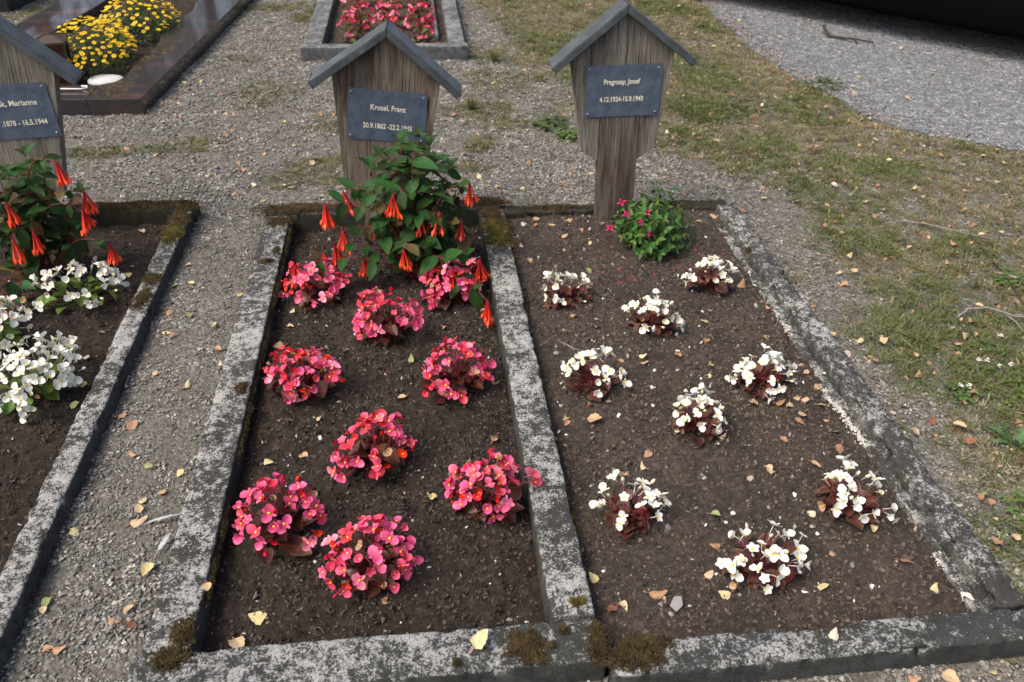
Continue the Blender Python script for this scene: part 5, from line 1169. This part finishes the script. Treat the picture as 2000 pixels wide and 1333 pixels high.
# a few larger stones lying on the soil
for i, (x_, y_, s, f, lab, m) in enumerate([(.531, 1.095, .030, 2.0, 'oblong grey stone standing out of the dry soil near the front kerb', GM), (.496, 1.098, .014, 1.2, 'small flat stone touching the orange leaf near the front kerb', GM), (.512, 1.07, .012, 1.3, 'small grey stone in front of the oblong stone', GM),
        (.411, 2.909, .026, 1.3, 'whitish lump of mortar in the back corner of the dry bed', PM), (.404, 2.038, .020, 1.1, 'round grey pebble behind the two-heaped white begonia', GM), (.763, 1.917, .010, 1.2, 'small tan pebble behind the central white begonia', PM), (.803, 1.893, .011, 1.0, 'pale pebble right of the small tan pebble', PM),
        (.668, 1.854, .015, 1.0, 'white angular pebble behind the central white begonia', PM), (.381, 1.797, .014, 1.2, 'dark grey pebble beside the dividing kerb', GM), (1.195, 1.045, .030, 1.3, 'white broken stone in the front corner by the rough kerb', WHITEGR), (.746, 1.341, .014, 1.3, 'tan pebble behind the frontmost white begonia', PM), (.718, 1.312, .011, 1.1, 'pale pebble behind the frontmost white begonia', PM),
        (-.129, 1.069, .020, 1.1, 'grey pebble against the front kerb of the pink bed', GM), (1.111, 1.83, .016, 1.3, 'grey pebble right of the flat white begonia', GM), (-.018, 1.252, .012, 1.1, 'small pale pebble right of the frontmost pink begonia', PM)]):
    zf = zC if x_ < .25 else zR; me = hull_stone(300 + i, 14, .6, m, f)
    tag(link('pebble', me, None, Matrix.Translation((x_, y_, float(zf(x_, y_)) + s * .2)) @ Rz(i * 1.3 + (.9 if i == 0 else 0)) @ Matrix.Scale(s, 4)), lab, 'stone', 'stones on the soil')
# twigs
def twig(label, pts, r0, r1, mat, branches=()):
    P = [Vector((a, b, float(surf(a, b)) + .014 + c)) for a, b, c in pts]; mb = MB()
    Q = []
    for i in range(len(P) - 1):
        for k in range(3): Q.append(P[i].lerp(P[i + 1], k / 3) + Vector((r_.uniform(-.003, .003), r_.uniform(-.003, .003), r_.uniform(-.001, .002))))
    Q.append(P[-1]); mb.tube(Q, r0, r1, 7); root = tag(link('twig', mb.mesh('twig', [mat])), label, 'twig')
    for a, b, rr in branches:
        m2 = MB(); A = Vector((a[0], a[1], float(surf(a[0], a[1])) + .014 + a[2])); Bv = Vector((b[0], b[1], float(surf(b[0], b[1])) + .014 + b[2])); m2.tube([A, A.lerp(Bv, .5) + Vector((.004, .003, .004)), Bv], rr, rr * .5, 6); link('side_twig', m2.mesh('side_twig', [mat]), root)
twig('grey lichened twig lying across the grass at the frame edge', [(1.807, 2.13, 0), (1.86, 2.155, .012), (1.93, 2.162, .014), (2.0, 2.11, .01), (2.1, 2.10, .006), (2.3, 2.15, 0)], .0042, .0032, BARK, [((1.98, 2.12, .008), (1.99, 2.03, 0), .003)])
twig('thin dark twig slanting down to the lichened twig', [(2.188, 2.687, .005), (2.16, 2.5, .01), (2.13, 2.33, .008), (2.06, 2.12, .016)], .0018, .0026, DARKBARK)
twig('long thin grey twig lying in the grass upper right', [(1.965, 2.826, 0), (2.05, 2.78, .008), (2.188, 2.687, .006), (2.33, 2.62, 0)], .0028, .0015, BARK)
twig('short pale twig at the very edge of the grass', [(2.13, 2.40, 0), (2.19, 2.345, .006), (2.28, 2.32, 0)], .0055, .005, BARK)
twig('dark crooked stick on the gravel road', [(2.875, 5.66, .03), (2.864, 5.60, .02), (2.858, 5.52, 0), (2.92, 5.45, .004), (2.99, 5.42, .008), (3.10, 5.36, 0)], .012, .005, DARKBARK, [((2.99, 5.42, .006), (2.97, 5.33, 0), .006)])
twig('thin brown twig in front of the two-heaped white begonia', [(.43, 2.10, .012), (.47, 2.06, .014), (.53, 2.03, .012), (.60, 2.0, .010)], .0022, .0015, BARK)
# feathers on the path
def feather(label, a, b, wd):
    A = Vector((*a, float(gz(*a)) + .012)); B = Vector((*b, float(gz(*b)) + .016)); L = (B - A).length; mb = MB()
    mb.tube([(0, 0, 0), (0, L * .5, .006), (0, L, .003)], .0008, .0003, 4)
    for sgn in (-1, 1):
        for k in range(26):
            t = .22 + .76 * k / 26; w_ = wd * math.sin(math.pi * min(1, (t - .1) ** .8)) * (1 if sgn > 0 else .6) * r_.uniform(.8, 1.1); y0 = L * t; z0 = .006 * math.sin(math.pi * t)
            mb.add([(0, y0, z0), (0, y0 + L * .03, z0), (sgn * w_, y0 + L * .10, z0 + r_.uniform(-.002, .003)), (sgn * w_ * .96, y0 + L * .075, z0)], [(0, 1, 2, 3)])
    tag(link('feather', mb.mesh('feather', [FEATHER], False), None, frame_yz(A, B - A, (0, 0, 1))), label, 'feather')
feather('grey feather leaning against the outer kerb of the pink bed', (-.655, 1.335), (-.635, 1.405), .009)
feather('pale feather on the path just behind the other feather', (-.715, 1.435), (-.625, 1.465), .006)
# broad leaved plants and weeds in the grass
def rosette(name, label, x, y, n, L, W, up, mat, seed, cat='weed', group=None):
    r = random.Random(seed); root = empty(name, (x, y, float(surf(x, y))), label, cat, group)
    ms = [blade_mesh('leaf', [mat], L=L, W=W, nx=4, ny=7, fold=.25, curl=c, shape=.85, tip=.8, wave=.02, seed=i) for i, c in enumerate((.1, .3, .5))]
    for i in range(n):
        a = i * 2.399 + r.uniform(-.3, .3); d = Vector((math.cos(a), math.sin(a), up * r.uniform(.4, 1.3)))
        link('leaf', ms[r.randrange(3)], root, frame_yz(Vector((math.cos(a), math.sin(a), 0)) * .004, d, Vector((0, 0, 1)) - Vector((math.cos(a), math.sin(a), 0)) * .3, r.uniform(.65, 1.1)))
BROAD = mat_leaf('broad_weed_leaf', (.075, .15, .055), (.12, .2, .09), (.09, .15, .05), (.12, .19, .1), .5, .25, 6, .25)
rosette('broad_leaf_plant', 'broad leaved green plant in the grass at the frame edge', 1.632, 1.53, 9, .085, .026, 1.2, BROAD, 5)
def clover(label, x, y, n, spread, seed, size=.011, white=0, mat=WEED, group='low weeds'):
    r = random.Random(seed); root = empty('low_weed', (x, y, float(surf(x, y))), label, 'weed', group); lm = MB(); fm = MB()
    for i in range(n):
        a = r.uniform(0, 6.28); q = spread * math.sqrt(r.random()); px_, py_ = q * math.cos(a), q * math.sin(a); hz = r.uniform(.008, .035)
        lm.tube([(px_ * .8, py_ * .8, 0), (px_, py_, hz)], .0006, .0005, 3)
        for k in range(3):
            v, f, uv = blade(size, size * .9, 2, 3, .1, .1, 0, .7, .6); lm.add(v, f, uv, Matrix.Translation((px_, py_, hz)) @ Rz(a + k * 2.09) @ Rx(r.uniform(-.3, .3)))
    o = link('leaves', lm.mesh('leaves', [mat]), root); o['kind'] = 'stuff'
    if white:
        for i in range(white):
            a = r.uniform(0, 6.28); q = spread * math.sqrt(r.random())
            for k in range(9): 
                p = Vector((q * math.cos(a) + r.uniform(-.006, .006), q * math.sin(a) + r.uniform(-.006, .006), .05 + r.uniform(-.006, .006)))
                for m in range(2): fm.add([(-.0022, 0, 0), (.0022, 0, 0), (.0022, .0035, .001), (-.0022, .0035, .001)], [(0, 1, 2, 3)], None, Matrix.Translation(p) @ Rz(m * 1.6 + k))
        o = link('blossoms', fm.mesh('blossoms', [WHITE], False), root); o['kind'] = 'stuff'
clover('bright green weed patch beside the silvery marker', .70, 4.04, 80, .10, 1, .016); clover('second weed patch nearer the kerb, left of the silvery marker', .765, 3.87, 50, .07, 2, .017)
clover('white flowered weed in the grass at the frame edge', 1.80, 1.90, 70, .13, 3, .008, 4); clover('yellow green weed below the white flowered weed', 1.76, 1.76, 60, .10, 4, .008, 1, FUCTIP)
clover('small white flowered weed nearer the rough kerb', 1.60, 1.75, 30, .05, 6, .008, 2); clover('green weed along the far grass edge by the gravel road', 2.40, 4.55, 70, .12, 7, .014)
clover('soft green weed patch in the grass behind the silvery marker', 1.58, 4.18, 260, .22, 9, .010); clover('low green weed by the lichened twig', 2.16, 2.35, 50, .08, 10, .014)
clover('tiny green weed by the front corner of the rough kerb', 1.50, 1.30, 30, .05, 11, .010)
def hummock(label, x, y, seed):
    r = random.Random(seed); mb = MB()
    for i in range(120):
        a = r.uniform(0, 6.28); L = r.uniform(.05, .13); ln = r.uniform(.1, .7); wd = .0011; b = Vector((math.cos(a), math.sin(a), 0)) * r.uniform(0, .02); d = Vector((math.cos(a), math.sin(a), 0)); s_ = Vector((-d.y, d.x, 0))
        P = [b + d * (L * ln * t ** 1.6) + Vector((0, 0, L * t * (1 - .3 * ln * t))) for t in (0, .4, .75, 1)]
        mb.add([P[0] - s_ * wd, P[0] + s_ * wd, P[1] - s_ * wd, P[1] + s_ * wd, P[2] - s_ * wd * .6, P[2] + s_ * wd * .6, P[3]], [(0, 1, 3, 2), (2, 3, 5, 4), (4, 5, 6)], [(0, 0), (1, 0), (0, .4), (1, .4), (0, .7), (1, .7), (.5, 1)])
    tag(link('grass_tussock', mb.mesh('grass_tussock', [HUM]), None, Matrix.Translation((x, y, float(surf(x, y))))), label, 'grass', None)
_k = NM('tussock_blade', .6, .3); _c = _k.ramp(_k.uv(1), [(0, (.08, .11, .03)), (.6, (.16, .17, .06)), (1, (.34, .29, .15))]); _k.color(_c); _k.trans(_c, .25); HUM = _k.m
hummock('upright grass tussock right of the plain grey border', .50, 5.13, 3); hummock('small green tussock on the mossy gravel behind the brown marker', .30, 4.30, 4)

# ================================================================== dark vehicle added as stand-in for an unidentified black shape
def vehicle():
    BLK = mat_simple('black_paint', (.003, .003, .0032), .95, .05, .2, 30); TY = mat_simple('tyre_rubber', (.012, .012, .012), .9, .2, .3, 60); GLS = mat_simple('dark_window', (.006, .007, .008), .12, .5, .1, 20); RIM = mat_simple('dark_rim', (.02, .02, .022), .4, .5, .2, 40, 0, .6)
    root = empty('vehicle_standin', (4.08, 5.84, .012), 'black vehicle standing in for an unidentified dark shape at the top corner of the picture', 'vehicle', None, (0, 0, rad(133)))
    def rrect(hx, hy, r, n=6):
        o = []
        for cx, cy, a0 in ((hx - r, hy - r, 0), (-hx + r, hy - r, 90), (-hx + r, -hy + r, 180), (hx - r, -hy + r, 270)):
            for k in range(n + 1): a = rad(a0 + 90 * k / n); o.append((cx + r * math.cos(a), cy + r * math.sin(a)))
        return o
    def loft(rings, mat, name, parent):
        n = len(rings[0][0]); mb = MB(); v = []; f = []
        for P, z in rings: v += [(a, b, z) for a, b in P]
        for j in range(len(rings) - 1):
            for i in range(n): f.append((j * n + i, j * n + (i + 1) % n, (j + 1) * n + (i + 1) % n, (j + 1) * n + i))
        f.append(tuple(range(n - 1, -1, -1))); f.append(tuple(range((len(rings) - 1) * n, len(rings) * n))); mb.add(v, f); return link(name, mb.mesh(name, [mat]), parent)
    body = loft([(rrect(2.65, .82, .40), .17), (rrect(2.72, .87, .42), .22), (rrect(2.74, .89, .42), .45), (rrect(2.72, .89, .42), .70), (rrect(2.62, .84, .40), .90)], BLK, 'body', root)
    cab = loft([([(a - .15, b) for a, b in rrect(1.45, .80, .3)], .89), ([(a - .25, b) for a, b in rrect(1.2, .72, .3)], 1.2), ([(a - .3, b) for a, b in rrect(.95, .62, .3)], 1.42)], BLK, 'cabin', root)
    for s in (1, -1):
        mb = MB(); mb.add([(-1.30, s * .79, .96), (.75, s * .79, .96), (.52, s * .70, 1.30), (-1.05, s * .70, 1.30)], [(0, 1, 2, 3)]); mb.add([(-1.30, s * .77, .96), (.75, s * .77, .96), (.52, s * .68, 1.30), (-1.05, s * .68, 1.30)], [(3, 2, 1, 0)]); link('side_window', mb.mesh('side_window', [GLS], False), root)
        for xw in (1.98, -1.96):
            w_ = MB(); n = 20; v = []; f = []
            for rr, yy in ((.20, .10), (.29, .10), (.32, .07), (.32, -.07), (.29, -.10), (.20, -.10)):
                for i in range(n): v.append((xw + rr * math.cos(i/n*6.283), s * .76 + yy, .32 + rr * math.sin(i/n*6.283)))
            for j in range(5):
                for i in range(n): f.append((j*n+i, j*n+(i+1) % n, (j+1)*n+(i+1) % n, (j+1)*n+i))
            w_.add(v, f); wh = link('wheel', w_.mesh('wheel', [TY]), root)
            d = MB(); d.add([(xw, s * .86, .32)] + [(xw + .2 * math.cos(i/n*6.283), s * .84, .32 + .2 * math.sin(i/n*6.283)) for i in range(n)], [(0, 1 + i, 1 + (i + 1) % n) for i in range(n)]); link('rim', d.mesh('rim', [RIM]), wh)
vehicle()

# ================================================================== trees behind the graveyard, mirrored in the polished granite
def tree(label, x, y, h, cr, seed):
    r = random.Random(seed); root = empty('tree', (x, y, 0), label, 'tree', 'trees beyond the graves'); mb = MB(); tips = []
    top = Vector((r.uniform(-.3, .3), r.uniform(-.3, .3), h * .8)); mb.tube([(0, 0, -.1), (.05, .03, h * .3), (.1, -.05, h * .55), tuple(top)], .16, .04, 8)
    for i in range(16):
        t = .35 + .6 * i / 16; b = Vector((0, 0, h * t * .8)); a = i * 2.399; e = b + Vector((math.cos(a), math.sin(a), r.uniform(.2, .7))) * cr * r.uniform(.6, 1.0) * (1.15 - t * .6); mb.tube([tuple(b), tuple(b.lerp(e, .5) + Vector((0, 0, .12))), tuple(e)], .045, .012, 5); tips += [e, b.lerp(e, .6)]
    link('trunk', mb.mesh('trunk', [DARKBARK]), root)
    n = 9000; g = np.random.default_rng(seed); T = np.array(tips)[g.integers(0, len(tips), n)] + g.normal(0, .34, (n, 3)); a = g.normal(size=(n, 3)); a /= np.linalg.norm(a, axis=1)[:, None]; b = np.cross(a, g.normal(size=(n, 3))); b /= np.linalg.norm(b, axis=1)[:, None]
    s = g.uniform(.05, .09, (n, 1)); V_ = np.stack([T - a * s, T + b * s * .55, T + a * s, T - b * s * .55], 1).reshape(-1, 3)
    link('crown', grid_mesh('crown', V_, np.arange(n * 4).reshape(-1, 4), [TREELEAF], False), root)
TREELEAF = mat_leaf('tree_leaf', (.05, .075, .02), (.07, .09, .03), (.05, .07, .02), (.07, .09, .03), .5, .25, 5, .4)
for i, (x_, y_, h_, cr_, lab) in enumerate([(-5.6, 13.5, 7.2, 2.1, 'leafy tree mirrored at the outer side of the granite'), (-2.4, 14.6, 8.2, 2.3, 'leafy tree mirrored in the granite front slab'), (.8, 13.8, 7.6, 2.2, 'leafy tree beyond the grey border'), (-4.0, 17.5, 8.8, 2.6, 'taller tree standing behind the mirrored ones'), (-.6, 18.0, 8.6, 2.6, 'tall tree in the second row beyond the graves')]): tree(lab, x_, y_, h_, cr_, 40 + i)
